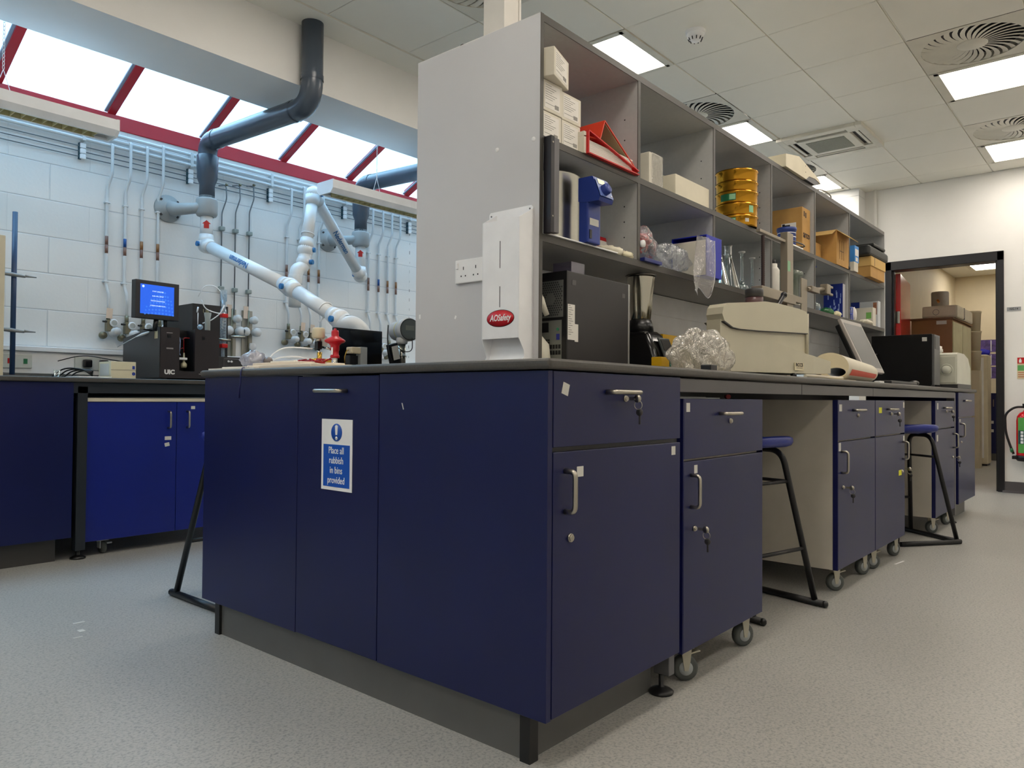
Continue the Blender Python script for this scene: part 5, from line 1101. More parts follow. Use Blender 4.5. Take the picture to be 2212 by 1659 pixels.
P(t, 'steel_body', B().lathe([(.010, .974), (.010, .952), (.016, .95), (.016, .935), (.012, ZB), (.001, ZB)], (vx, vy, 0), 20).cyl((vx-.045, vy+.03, ZB+.016), (vx+.055, vy-.038, ZB+.016), .010, seg=16), steel)
P(t, 'scale_plate', B().box(vx-.018, vx-.016, vy-.010, vy-.002, .985, 1.012), whitep)
t = T('pressure_transmitter', 'small cream-capped transmitter with a black bracket left of the red valve', 'transmitter', (.30, 1.33, ZB))
tx, ty = .315, 1.315
P(t, 'cream_cap', B().lathe([(.001, 1.086), (.020, 1.085), (.024, 1.080), (.024, 1.052), (.020, 1.046), (.001, 1.046)], (tx, ty, 0), 28), cream); P(t, 'neck', B().lathe([(.010, 1.046), (.012, 1.038), (.008, 1.034)], (tx, ty, 0), 16), steel); P(t, 'black_body', B().box(tx-.010, tx+.010, ty-.010, ty+.010, 1.006, 1.036, bev=.002), blackpl)
P(t, 'steel_stem', B().cyl((tx+.012, ty-.01, 1.015), (vx-.012, vy+.01, 1.005), .004, seg=8).tube([(tx, ty, 1.006), (tx+.008, ty, .98), (tx+.01, ty, ZB)], .006, 10), steel)
P(t, 'white_card', B().box(tx+.02, tx+.055, ty+.02, ty+.021, 1.018, 1.052, rot=Matrix.Rotation(.6, 3, 'Y')), paper)
t = T('solenoid_valve', 'small beige and silver solenoid block right of the red valve', 'valve', (.47, 1.28, ZB))
P(t, 'silver_block', B().box(.468, .500, 1.262, 1.29, ZB+.006, 1.022, bev=.002), hubg); P(t, 'beige_coil', B().box(.425, .468, 1.26, 1.295, .995, 1.020, bev=.004), cream); P(t, 'black_box', B().box(.425, .462, 1.27, 1.30, .955, .988, bev=.002), blackpl)
P(t, 'red_label', B().box(.4765, .494, 1.2612, 1.262, .935, .95), M('pale_red_label', (220, 150, 130), .6)); P(t, 'pipe', B().cyl((.415, 1.285, ZB+.012), (.62, 1.27, ZB+.012), .006, seg=12).cyl((.52, 1.278, ZB+.012), (.53, 1.277, ZB+.012), .011, seg=6), chrome)
P(t, 'copper_loop', B().tube([(.41, 1.28, ZB+.02), (.408, 1.28, ZB+.06), (.418, 1.28, ZB+.085), (.43, 1.28, ZB+.085)], .0022, 8), brs)
S('white_tube_loops', B().tube(fillet([(.16, 1.40, ZB+.004), (.165, 1.40, ZB+.05), (.21, 1.385, ZB+.088), (.26, 1.35, ZB+.088), (.30, 1.33, ZB+.085)], .04), .003, 8).tube(fillet([(.17, 1.40, ZB+.004), (.18, 1.40, ZB+.045), (.24, 1.37, ZB+.058), (.30, 1.34, ZB+.048), (.335, 1.31, ZB+.02)], .04), .0025, 8), whitep, 'two looping white tubes running to the red valve', 'tubing')
S('grey_connector', B().lathe([(.001, -.03), (.010, -.03), (.014, -.015), (.014, .02), (.001, .02)], (.595, 1.27, ZB+.017), 18, axis='x').box(.575, .605, 1.258, 1.282, ZB, ZB+.018, bev=.003), darkgrey, 'black cable connector lying right of the solenoid block', 'connector')
t = T('flow_meter', 'silver flow transmitter with a round glass display on a steel stem, beside the shelving end', 'flow meter', (.70, 1.30, ZB))
dv = Vector((-.80, -.60, 0)).normalized(); hx, hy, hz = .735, 1.31, 1.108
ori = Matrix.Translation((hx, hy, hz)) @ Matrix.Rotation(math.atan2(dv.y, dv.x)+radians(40), 4, 'Z')
silv = M('transmitter_silver', (186, 188, 190), .3)
P(t, 'housing', B().lathe([(.001, -.085), (.036, -.085), (.040, -.078), (.040, .0), (.048, .004), (.048, .03), (.043, .036)], (0, 0, 0), 36, axis='x').box(-.075, -.035, .035, .065, -.03, .035, bev=.006).xf(ori), silv)
P(t, 'display_glass', B().lathe([(.001, .034), (.042, .034)], (0, 0, 0), 36, axis='x').xf(ori), M('display_dark', (104, 110, 106), .15)); P(t, 'display_screen', B().box(.035, .036, -.02, .02, -.004, .016).xf(ori), M('display_grey', (128, 132, 122), .2))
P(t, 'display_rim', B().lathe([(.042, .036), (.0435, .038), (.045, .036)], (0, 0, 0), 36, axis='x').xf(ori), blackpl)
P(t, 'yellow_tape', B().lathe([(.0405, -.03), (.0405, -.026)], (0, 0, 0), 36, axis='x').xf(ori), M('tape_yellow', (214, 200, 60), .5))
P(t, 'neck', B().lathe([(.022, 1.075), (.024, 1.06), (.022, 1.05), (.016, 1.048)], (hx-.02, hy, 0), 24), silv); P(t, 'steel_stem', B().cyl((hx-.02, hy, 1.05), (hx-.02, hy, ZB+.02), .0155, seg=20).cyl((hx-.02, hy, .998), (hx-.02, hy, 1.002), .019, seg=20), steel)
P(t, 'white_base', B().lathe([(.001, -.07), (.013, -.07), (.016, -.06), (.016, .06), (.013, .07), (.001, .07)], (hx-.02, hy, ZB+.017), 24, axis='x'), whitep)
P(t, 'cable', B().tube(fillet([(hx+.0, hy-.04, 1.075), (hx+.01, hy-.03, 1.02), (hx-.03, hy-.02, 1.015), (hx-.05, hy, 1.04)], .03), .002, 6), blackpl)
t = T('barcode_scanner', 'black handset with a white panel leaning beside the flow meter', 'handset', (.655, 1.30, ZB))
P(t, 'black_body', B().box(-.022, .022, -.012, .012, 0, .115, bev=.004).xf(Matrix.Translation((.68, 1.30, ZB+.012)) @ Matrix.Rotation(radians(-14), 4, 'Y')), blackpl); P(t, 'white_panel', B().box(-.014, .018, -.0145, -.012, .05, .105).xf(Matrix.Translation((.68, 1.30, ZB+.012)) @ Matrix.Rotation(radians(-14), 4, 'Y')), tagm)
P(t, 'foot', B().box(.66, .71, 1.28, 1.32, ZB, ZB+.02, bev=.004), blackpl); P(t, 'cable', B().tube(fillet([(.633, 1.30, 1.12), (.625, 1.295, 1.05), (.64, 1.29, .98), (.67, 1.285, ZB+.015)], .04), .0028, 6), blackpl)
# ================= WALL BENCH THINGS =================
ZW = .9205
t = T('small_monitor', 'small black flat screen standing behind the red valve on the island', 'monitor', (.61, 1.46, ZB))
P(t, 'screen_panel', B().box(.484, .728, 1.45, 1.466, ZB+.022, 1.109, bev=.003), M('monitor_black_frame', (18, 18, 20), .35)); P(t, 'screen', B().box(.490, .722, 1.4488, 1.45, ZB+.03, 1.101), M('screen_off', (12, 13, 17), .15))
P(t, 'stand', B().box(.59, .62, 1.466, 1.476, ZB+.008, 1.03, bev=.002).box(.54, .67, 1.43, 1.51, ZB, ZB+.008, bev=.003), blackpl)
# coulometer with touch screen
t = T('coulometer', 'black analyser with white logo and an open recess, on the wall bench', 'analyser', (.78, 3.5, ZW))
ub = M('analyser_black', (50, 49, 51), .42, var=.03); un = M('analyser_front', (42, 36, 38), .42)
x0, x1, y0, y1, zt = .628, .985, 3.30, 3.80, 1.226
P(t, 'side_panel', B().prism([(y0+.004, ZW+.012), (y0+.004, zt), (y0+.10, zt), (y1, zt-.045), (y1, ZW+.012)], x0, x0+.004, axis='x'), ub)
b = B(); b.box(x0+.004, .742, y0, y0+.02, ZW+.012, zt); b.box(.835, x1, y0, y0+.02, ZW+.012, zt); b.box(.742, .835, y0, y0+.02, ZW+.012, .975); P(t, 'front_panel', b, un)
P(t, 'shell', B().box(x0+.004, x1, y0+.14, y1, ZW+.012, zt-.05).box(x0+.004, .742, y0+.02, y0+.15, ZW+.012, zt-.002).box(.835, x1, y0+.02, y0+.15, ZW+.012, zt-.002).box(.742, .835, y0+.02, y0+.14, ZW+.012, .972).box(x0+.004, x1, y0+.10, y0+.16, zt-.05, zt-.004), blackp)
P(t, 'foot', B().box(x0+.02, x0+.05, y0+.02, y0+.05, ZW, ZW+.012).box(x1-.05, x1-.02, y0+.02, y0+.05, ZW, ZW+.012).box(x0+.02, x1-.02, y1-.05, y1-.02, ZW, ZW+.012), blackpl)
text(t, 'UIC', .034, (.685, y0-.0008, .966), *NY, inkw, sx=1.05, bold=.002)
P(t, 'switch', B().box(.67, .69, y0-.002, y0, 1.165, 1.185).box(.88, .895, y0-.002, y0, 1.165, 1.185), blackpl); P(t, 'print', B().box(.665, .70, y0-.001, y0, 1.192, 1.196).box(.665, .705, y0-.001, y0, 1.10, 1.108).box(.86, .93, y0-.001, y0, .958, .962).box(.87, .915, y0-.001, y0, .968, .974), M('light_grey_print', (150, 146, 146), .5))
P(t, 'asset_label', B().box(x0-.001, x0, 3.33, 3.37, 1.16, 1.205), M('cream_tag', (206, 190, 150), .6))
P(t, 'white_tabs', B().box(.800, .812, y0+.135, y0+.139, 1.17, 1.195).box(.818, .830, y0+.135, y0+.139, 1.17, 1.195), inkw)
P(t, 'red_tube', B().tube(fillet([(.83, y0+.06, 1.175), (.795, y0+.06, 1.175), (.792, y0+.05, 1.08)], .01), .002, 6).tube(fillet([(.792, y0+.05, 1.09), (.78, y0+.03, 1.115), (.76, y0+.03, 1.105)], .02), .0015, 6), red)
b = B()
for k in range(3): b.tube(fillet([(.746+.004*k, y0+.08, 1.215), (.770+.003*k, y0+.05, 1.16), (.764-.006*k, y0+.04, 1.10), (.758+.006*k, y0+.045, 1.07)], .03), .0022, 6)
P(t, 'clear_tubes', b, M('pale_blue_tube', (150, 166, 196), .3))
cell = P(t, 'titration_cell', B().lathe([(.001, .998), (.014, .996), (.017, 1.005), (.017, 1.02), (.007, 1.03), (.006, 1.06), (.004, 1.085)], (.793, y0+.05, 0), 20), M('cell_glass', (196, 190, 160), .2)); P(cell, 'cell_holder', B().box(.752, .805, y0+.03, y0+.07, 1.042, 1.056, bev=.003), whitep)
# screen on top
t = T('touch_screen', 'black-framed touch screen with a bright blue menu, above the black analyser', 'screen', (.58, 3.3, zt-.03))
sx0, sx1, sz0, sz1 = .478, .728, 1.264, 1.478
sm = Matrix.Translation((.473, 3.262, 0)) @ Matrix.Rotation(radians(6), 4, 'Z')
W_ = .258
P(t, 'housing', B().box(0, W_, 0, .045, sz0, sz1, bev=.003).xf(sm), M('screen_housing', (44, 42, 44), .42))
scr = emis('blue_menu_screen', (.012, .12, .80), .85)
P(t, 'display', B().box(.026, .226, -.001, 0, sz0+.026, sz1-.022).xf(sm), scr)
spots = emis('menu_spots', (.05, .22, .86), .85)
for _n in ('blue_menu_screen', 'menu_spots'): bpy.data.materials[_n].node_tree.nodes['Principled BSDF'].inputs['Base Color'].default_value = (.01, .01, .02, 1)
b = B()
for i in range(9):
    for j in range(7):
        u = (i-4.6)/5; v = (j-4.5)/5
        x = .150+.105*u*(1-.05*j); z = sz0+.030+.020*j-.010*u*u
        if .03 < x < .222 and (u*u*1.1+(j/6.6)**2) < 1.05: b.lathe([(.001, -.0014), (.0065*(1-.3*abs(u)), -.0014)], (x, 0, z+.004), 12, axis='y')
P(t, 'menu_spots', b.xf(sm), spots)
wtxt = emis('menu_text', (.42, .60, 1.0), .85)
b = B(); b.lathe([(.001, -.0016), (.007, -.0016)], (.042, 0, sz1-.035), 12, axis='y'); P(t, 'menu_icon', b.xf(sm), wtxt)
for i, s_ in enumerate(('START ANALYSIS', 'RUN CELL SETUP', 'SYSTEM PARAMETERS', 'SCREEN CALIBRATION')):
    p_ = sm @ Vector((.128, -.002, sz1-.058-i*.027)); r_ = sm.to_3x3() @ Vector((1, 0, 0)); text(t, s_, .0088, p_, r_, (0, 0, 1), wtxt)
P(t, 'stand', B().cyl((.60, 3.31, 1.20), (.605, 3.30, 1.27), .013, seg=14).cyl((.67, 3.33, 1.205), (.66, 3.31, 1.27), .011, seg=14).box(.56, .72, 3.36, 3.44, 1.2045, 1.212, bev=.002), blackpl)
S('white_pointed_probe', B().tube([(.555, 3.70, 1.12), (.60, 3.56, 1.175), (.615, 3.50, 1.19), (.64, 3.42, 1.208)], [.002, .003, .009, .004], 10), whitep, 'thin white probe lying over the sloping side of the black analyser', 'probe')
t = T('small_white_unit', 'small cream-white unit with blue badge beside the black analyser', 'unit', (.36, 3.3, ZW))
P(t, 'case', B().box(.325, .455, 3.20, 3.36, ZW, 1.012, bev=.002), M('unit_white', (212, 206, 178), .4)); P(t, 'badge', B().lathe([(.001, -.001), (.009, -.001)], (.443, 3.20, .947), 18, axis='y').box(.436, .449, 3.199, 3.20, .972, .990), M('badge_blue', (30, 60, 150), .4)); P(t, 'seam', B().box(.325, .455, 3.1985, 3.2, .966, .9675), greymet)
P(t, 'vent_panel', B().box(.3235, .325, 3.22, 3.34, .935, 1.0), M('pale_grey_panel', (190, 192, 188), .4))
b = B(); random.seed(2)
for k in range(4): b.tube(fillet([(.17+.03*k, 3.60, ZW+.005), (.20+.02*k, 3.5, ZW+.06-.008*k), (.27+.01*k, 3.42, ZW+.05), (.31, 3.40, ZW+.015+.008*k)], .05), .004, 8)
b.tube(fillet([(.30, 3.9, 1.03), (.40, 3.8, 1.07), (.60, 3.7, 1.03)], .1), .003, 8)
S('black_cables', b, blackpl, 'tangle of black cables left of the small white unit', 'cables')
S('clear_beaker', B().lathe([(.001, ZW), (.014, ZW), (.015, ZW+.035), (.016, ZW+.04)], (.11, 3.33, 0), 20), glassm, 'tiny clear beaker on the wall bench left of the cables', 'beaker')
S('white_tray_flat', B().box(.14, .30, 3.12, 3.30, ZW, ZW+.006, bev=.002), whitep, 'thin white sheet lying at the front of the wall bench', 'sheet')
t = T('retort_stand', 'tall dark blue retort rod with grey clamps at the left of the wall bench', 'stand', (-.045, 3.5, ZW))
P(t, 'rod', B().cyl((-.045, 3.5, ZW), (-.045, 3.5, 1.787), .0125, seg=14), M('rod_blue', (36, 62, 98), .35)); P(t, 'base', B().box(-.16, .02, 3.42, 3.58, ZW, ZW+.012), greymet)
for z in (1.455, 1.165): P(t, 'clamp', B().tube([(-.16, 3.49, z+.004), (-.06, 3.48, z), (.0, 3.475, z-.006)], [.006, .011, .006], 10).tube([(.0, 3.475, z-.002), (.05, 3.47, z-.004)], [.007, .003], 8), M('clamp_grey', (140, 142, 142), .4, metal=.4))
S('cream_oven_side', B().box(-.75, -.117, 3.38, 3.95, ZW, 1.635, bev=.005), M('oven_cream', (200, 192, 168), .45), 'cream instrument cabinet cut off by the left edge of the view', 'instrument')
# second black unit with condenser
t = T('furnace_tower', 'tall black instrument box with faint logo behind the glass condenser', 'instrument', (1.07, 3.7, ZW))
P(t, 'case', B().box(.965, 1.205, 3.60, 3.95, ZW, 1.418, bev=.002), M('tower_black', (34, 32, 34), .42)); text(t, 'UIC', .034, (1.06, 3.5985, 1.372), *NY, M('gold_grey_print', (150, 146, 110), .5), bold=.001); P(t, 'rule', B().box(1.10, 1.18, 3.5988, 3.5998, 1.372, 1.3735), MATS['gold_grey_print'])
t = T('hotplate_base', 'low black instrument with two white knobs at the foot of the condenser', 'instrument', (1.08, 3.5, ZW))
P(t, 'case', B().box(.99, 1.19, 3.35, 3.58, ZW, 1.074, bev=.002), ub); b = B(); b.lathe([(.001, -.006), (.006, -.006), (.007, 0)], (1.075, 3.35, 1.045), 14, axis='y'); b.lathe([(.001, -.006), (.006, -.006), (.007, 0)], (1.095, 3.35, 1.045), 14, axis='y'); P(t, 'knob', b, whitep)
P(t, 'panel_outline', B().tube([(1.045, 3.3495, .99), (1.045, 3.3495, 1.062), (1.18, 3.3495, 1.062)], .001, 4), MATS['light_grey_print'])
t = T('glass_condenser', 'coiled glass condenser with red clips and a white clamp above the low black instrument', 'condenser', (1.06, 3.40, 1.074))
P(t, 'glass_tube', B().lathe([(.010, 1.075), (.010, 1.14), (.019, 1.15), (.019, 1.37), (.012, 1.385), (.012, 1.42), (.020, 1.43), (.020, 1.50)], (1.075, 3.42, 0), 24), thin('condenser_glass', (214, 228, 238), .2, .05, body=.25))
b = B(); b.tube([(1.075+.0135*cos(i*.7), 3.42+.0135*sin(i*.7), 1.16+i*.0021) for i in range(95)], .0028, 6); P(t, 'glass_coil', b, M('coil_white', (216, 224, 232), .25))
for z in (1.145, 1.335): P(t, 'red_clip', B().box(1.055, 1.095, 3.395, 3.43, z-.013, z+.013, bev=.004), red)
P(t, 'white_tubing', B().tube(fillet([(.945, 3.45, 1.425), (.97, 3.45, 1.37), (1.02, 3.42, 1.35), (1.065, 3.41, 1.345)], .03), .0035, 8).tube(fillet([(.955, 3.45, 1.28), (1.0, 3.43, 1.30), (1.05, 3.41, 1.345), (1.07, 3.40, 1.40)], .03), .0035, 8).tube(fillet([(.95, 3.5, 1.45), (.98, 3.48, 1.525), (1.04, 3.44, 1.52), (1.075, 3.42, 1.455)], .04), .003, 8), whitep)
P(t, 'clamp', B().cyl((1.04, 3.41, 1.185), (1.11, 3.39, 1.18), .008, seg=12).cyl((1.11, 3.39, 1.205), (1.19, 3.36, 1.205), .0085, seg=14), chrome)
t = T('gas_scrubber', 'white and clear plastic scrubber tube between the two black instruments', 'scrubber', (.985, 3.40, ZW))
xx, yy = .972, 3.42
P(t, 'clear_cylinder', B().lathe([(.018, 1.20), (.016, 1.23), (.016, 1.31), (.021, 1.335), (.021, 1.345)], (xx, yy, 0), 24), thin('frosted_cyl', (214, 214, 206), .1, .2, body=.5)); P(t, 'white_block', B().box(xx-.024, xx+.024, yy-.02, yy+.02, 1.145, 1.205, bev=.004), cream); P(t, 'dark_band', B().cyl((xx, yy, 1.125), (xx, yy, 1.145), .022, seg=20), M('blue_black', (30, 36, 60), .3)); P(t, 'white_foot', B().lathe([(.022, 1.125), (.026, 1.12), (.018, 1.105), (.03, 1.09), (.03, 1.075), (.02, ZW), (.001, ZW)], (xx, yy, 0), 20), whitep)
P(t, 'round_bulb', B().ball((.935, 3.44, 1.255), .017, 14), MATS['condenser_glass']); P(t, 'white_valve', B().cyl((.925, 3.46, 1.345), (.93, 3.46, 1.38), .005, seg=10).cyl((.93, 3.46, 1.27), (.93, 3.46, 1.345), .003, seg=8), whitep)
# ================= WALL SERVICES =================
wp = M('white_pipe', (214, 218, 220), .35)
YP = YW-.035
t = T('horizontal_pipes', 'three white pipes and three thin steel tubes running level below the red rail', 'pipes', (1, YW, 2.3))
for z in (2.497, 2.462, 2.425): P(t, 'white_pipe', B().cyl((XMIN, YP, z), (XF, YP, z), .0115, seg=12), wp)
for z in (2.383, 2.350, 2.316): P(t, 'steel_tube', B().cyl((XMIN, YW-.015, z), (XF, YW-.015, z), .0035, seg=8), M('tube_dull_steel', (120, 126, 130), .4, metal=.4))
CL = [(.462, 'pipe clip block on the wall left of the first white drop pipes'), (1.15, 'pipe clip block just left of the near grey duct'), (1.77, 'pipe clip block on the wall between the duct and the raised arm'), (2.455, 'pipe clip block beside the far grey duct'), (3.165, 'pipe clip block closest to the grey shelving end')]
for x, lb in CL:
    t = T('pipe_clip', lb, 'pipe clip', (x, YW, 2.3), group='triple pipe clip blocks')
    P(t, 'green_backing', B().box(x-.020, x-.006, YW-.022, YW-.001, 2.300, 2.402), M('clip_green', (20, 70, 84), .5))
    b = B()
    for z in (2.316, 2.350, 2.384): b.box(x-.017, x+.017, YW-.034, YW-.020, z-.0155, z+.0155, bev=.005)
    P(t, 'white_clip', b, whitep)
    P(t, 'saddle', B().box(x-.010, x+.010, YP-.016, YW-.001, 2.412, 2.512, bev=.004), wp)
brown = M('copper_band', (128, 96, 84), .5); bandb = M('blue_band', (20, 80, 150), .4); ochre = M('ochre_band', (150, 104, 62), .5)
knobm = M('regulator_white', (214, 216, 216), .35); brz = M('dull_brass', (128, 122, 100), .35, metal=.5)
def drop(x, ztop, zbot, label, band2, group, valve=True, tag=False, gauge=True, dx=-.012, jog=2.24):
    t = T('drop_pipe', label, 'gas pipe', (x, YW, zbot), group=group)
    P(t, 'white_pipe', B().tube(fillet([(x, YP, ztop), (x, YP-.022, ztop+.004), (x, YP-.022, jog), (x+dx, YW-.018, jog-.09), (x+dx, YW-.018, 1.54), (x+dx+.012, YW-.035, 1.47), (x+dx+.012, YW-.035, zbot)], .02, 5), .0092, 12), wp)
    xb = x+dx
    P(t, 'colour_band', B().cyl((xb, YW-.018, 1.735), (xb, YW-.018, 1.79), .0097, seg=12), brown); P(t, 'colour_band', B().cyl((xb, YW-.018, 1.79), (xb, YW-.018, 1.845), .0097, seg=12), band2)
    for z in (2.06, 1.555): P(t, 'wall_clip', B().box(xb-.016, xb+.016, YW-.03, YW-.001, z-.005, z+.005, bev=.002), wp)
    if valve:
        v = P(t, 'valve_body', B().cyl((xb+.012, YW-.035, zbot), (xb+.012, YW-.035, zbot+.045), .012, seg=12).box(xb-.004, xb+.03, YW-.06, YW-.02, zbot-.075, zbot, bev=.004), brz)
        vx, vz = xb+.03, zbot-.045
        P(v, 'gauge', B().lathe([(.001, -.022), (.021, -.022), (.024, -.018), (.024, 0)], (vx+.005, YW-.05, vz+.025), 20, axis='y'), whitep)
        P(v, 'gauge_face', B().lathe([(.001, -.0225), (.018, -.0225)], (vx+.005, YW-.05, vz+.025), 18, axis='y').box(vx-.003, vx+.013, YW-.0735, YW-.0728, vz+.024, vz+.026), M('gauge_grey', (176, 178, 172), .4))
        kn = B(); kn.lathe([(.035, 0), (.036, -.02), (.030, -.024), (.024, -.026), (.024, -.075), (.020, -.080), (.001, -.080)], (vx+.012, YW-.03, vz-.03), 24, axis='y'); P(v, 'regulator_knob', kn, knobm)
        P(v, 'outlet_disc', B().lathe([(.001, -.02), (.022, -.02), (.024, 0)], (vx-.045, YW-.02, vz-.055), 20, axis='y'), brz)
        P(v, 'tap_lever', B().cyl((vx-.06, YW-.06, vz+.03), (vx-.02, YW-.05, vz+.032), .006, seg=10), blackpl)
        if tag: P(v, 'card_tag', B().box(vx-.045, vx-.008, YW-.075, YW-.073, vz+.05, vz+.115, rot=Matrix.Rotation(.08, 3, 'Y'), bev=.0), M('tag_pink', (222, 200, 180), .6))
g = 'white drop pipes on the wall left of the near duct'
drop(.625, 2.425, 1.31, 'leftmost white drop pipe, with a plain brown band and a card tag', brown, g, tag=True)
drop(.737, 2.462, 1.30, 'white drop pipe with a blue and brown band, in the first set', bandb, g)
drop(.842, 2.462, 1.30, 'white drop pipe of the first set ending behind the blue menu screen', ochre, g)
drop(.948, 2.497, 1.30, 'white drop pipe of the first set nearest the grey duct', ochre, g)
g = 'white drop pipes on the wall behind the jointed arms'
drop(1.932, 2.425, 1.345, 'white drop pipe left of the folded arm', brown, g)
drop(2.045, 2.462, 1.335, 'white drop pipe behind the folded arm', ochre, g, tag=True)
drop(2.13, 2.462, 1.325, 'white drop pipe with ochre band just right of the folded arm', ochre, g, tag=True)
drop(2.225, 2.497, 1.32, 'white drop pipe right of the folded arm, closest to its raised elbow', ochre, g)
g = 'white drop pipes on the wall beside the grey shelving end'
drop(2.725, 2.425, 1.30, 'white drop pipe with brown bands, first right of the far arm', brown, g)
drop(2.835, 2.462, 1.29, 'white drop pipe with a blue band near the shelving end', bandb, g)
drop(2.935, 2.462, 1.28, 'white drop pipe with ochre band, next to last before the shelving end', ochre, g)
drop(3.03, 2.497, 1.27, 'white drop pipe closest to the grey shelving end', ochre, g)
for i, x in enumerate((1.41, 1.515, 1.625)):
    zt_ = 2.345+.022*i; xb = x-.022
    t = T('steel_drop_tube', ['thin steel tube dropping to the clear valve panel, nearest the grey duct', 'middle one of the three thin steel drop tubes', 'thin steel drop tube farthest from the grey duct'][i], 'gas tube', (x, YW, 1.4), group='thin steel drop tubes right of the near duct')
    P(t, 'tube', B().tube(fillet([(x-.05, YW-.015, zt_-.01), (x, YW-.03, zt_), (x, YW-.04, zt_-.10), (xb, YW-.016, zt_-.2), (xb, YW-.016, 1.42)], .02), .0045, 8), MATS['tube_dull_steel'])
    P(t, 'junction_fitting', B().ball((x, YW-.035, zt_+.004), .011, 10), brz)
    for z in (2.03-.0*i, 1.60): P(t, 'square_clip', B().box(xb-.018, xb+.018, YW-.036, YW-.001, z-.015, z+.015, bev=.006), M('clip_grey_green', (150, 160, 156), .45))
for i, x in enumerate((1.47, 1.60)):
    t = T('valve_plate', ['steel backing plate with white regulator knobs, nearer the condenser', 'steel backing plate with white regulator knobs and a round gauge, farther from the condenser'][i], 'valve panel', (x, YW, 1.1), group='steel gas valve plates')
    P(t, 'plate', B().box(x-.042, x+.042, YW-.012, YW-.001, 1.03, 1.46, bev=.002), M('valve_plate_steel', (168, 164, 152), .35, metal=.3))
    P(t, 'column_tube', B().cyl((x, YW-.03, 1.04), (x, YW-.03, 1.46), .007, seg=10), brz)
    P(t, 'upper_knob', B().lathe([(.024, 0), (.028, -.02), (.030, -.045), (.024, -.055), (.001, -.055)], (x+.025, YW-.03, 1.388), 10, axis='y'), knobm)
    for dx in (-.045, .045): P(t, 'lower_knob', B().lathe([(.026, 0), (.031, -.02), (.033, -.05), (.027, -.06), (.001, -.06)], (x+dx, YW-.03, 1.30), 10, axis='y'), knobm)
    if i: P(t, 'gauge', B().lathe([(.001, -.03), (.026, -.03), (.028, -.026), (.028, 0)], (x+.03, YW-.02, 1.195), 22, axis='y'), whitep)
    P(t, 'card_tag', B().box(x-.040, x-.002, YW-.03, YW-.028, 1.40, 1.49), M('tag_pink', (222, 200, 180), .6))
t = T('wall_trunking', 'white socket trunking along the block wall behind the wall bench', 'trunking', (0, YW, .99))
P(t, 'trunking_body', B().box(XMIN+.01, 3.3, YW-.055, YW-.001, .955, 1.085, bev=.003), whitep); P(t, 'top_ledge', B().box(XMIN+.01, 3.3, YW-.075, YW-.001, 1.086, 1.115, bev=.004), whitem)
for x in (.12, .50): P(t, 'socket_plate', B().box(x-.075, x+.075, YW-.066, YW-.055, .985, 1.065, bev=.003), M('socket_cream', (206, 206, 196), .4))
P(t, 'switch', B().box(.15, .17, YW-.069, YW-.066, 1.01, 1.04), green); P(t, 'switch', B().box(.07, .09, YW-.069, YW-.066, 1.01, 1.04), red)
for x in (.49, .585): P(t, 'plug', B().box(x-.025, x+.025, YW-.10, YW-.066, 1.0, 1.05, bev=.01), blackpl)
b = B(); random.seed(6)
for i in range(16): z = 1.1+i*.085; b.box(3.19+random.uniform(-.003, .003), 3.193, YW-.001, YW-.0002, z, z+random.uniform(.01, .035))
S('wall_pencil_line', b, greymet, 'broken dark vertical line marked on the block wall beside the shelving end', 'mark')
# ================= FAR WALL THINGS =================
t = T('room_sign', 'small grey sign reading NG.14 on the wall right of the doorway', 'sign', (XF, -.07, 1.665))
P(t, 'plate', B().box(XF-.004, XF-.0005, -.125, -.017, 1.665, 1.70), M('sign_grey', (150, 152, 154), .4)); text(t, 'NG.14', .024, (XF-.0048, -.071, 1.682), *NX, inkb, bold=.0004)
t = T('extinguisher_notice', 'red, green and cream extinguisher notice on the wall at the right edge', 'notice', (XF, -.19, 1.05))
P(t, 'board', B().box(XF-.003, XF-.0005, -.30, -.094, 1.04, 1.235), M('notice_cream', (214, 196, 160), .5)); P(t, 'red_band', B().box(XF-.004, XF-.003, -.30, -.096, 1.18, 1.235), red); P(t, 'green_band', B().box(XF-.004, XF-.003, -.30, -.097, 1.115, 1.165), M('notice_green', (96, 168, 96), .5))
b = B(); b.box(XF-.0048, XF-.004, -.128, -.108, 1.188, 1.215); b.box(XF-.0048, XF-.004, -.123, -.113, 1.215, 1.226); P(t, 'extinguisher_symbol', b, inkw)
b = B()
for z in (1.10, 1.08, 1.06): b.box(XF-.004, XF-.003, -.30, -.10, z-.004, z+.002)
P(t, 'print', b, M('print_orange', (190, 90, 60), .6))
ex, ey = XF-.10, -.175
t = T('fire_extinguisher', 'red fire extinguisher with a green label and black hose at the right edge', 'fire extinguisher', (ex, ey, .30))
P(t, 'cylinder', B().lathe([(.001, .345), (.078, .345), (.080, .36), (.080, .66), (.074, .70), (.055, .73), (.028, .745), (.022, .76), (.001, .76)], (ex, ey, 0), 40), M('extinguisher_red', (205, 16, 30), .2)); P(t, 'black_base', B().lathe([(.001, .30), (.072, .30), (.084, .315), (.085, .35), (.08, .352), (.001, .352)], (ex, ey, 0), 36), blackpl)
b = B(); a0 = math.atan2(-1.015-ey, -1.311-ex); arcpatch(b, (ex, ey), .0808, a0-.95, a0+.75, .375, .69); P(t, 'green_label', b, M('ext_green', (90, 170, 80), .4))
b = B(); arcpatch(b, (ex, ey), .0813, a0-.9, a0+.70, .455, .575); P(t, 'dark_panel', b, M('ext_dark', (24, 70, 74), .4))
b = B()
for i in range(4): arcpatch(b, (ex, ey), .0817, a0-.60, a0-.32, .46+i*.029, .482+i*.029)
P(t, 'symbol', b, inkw)
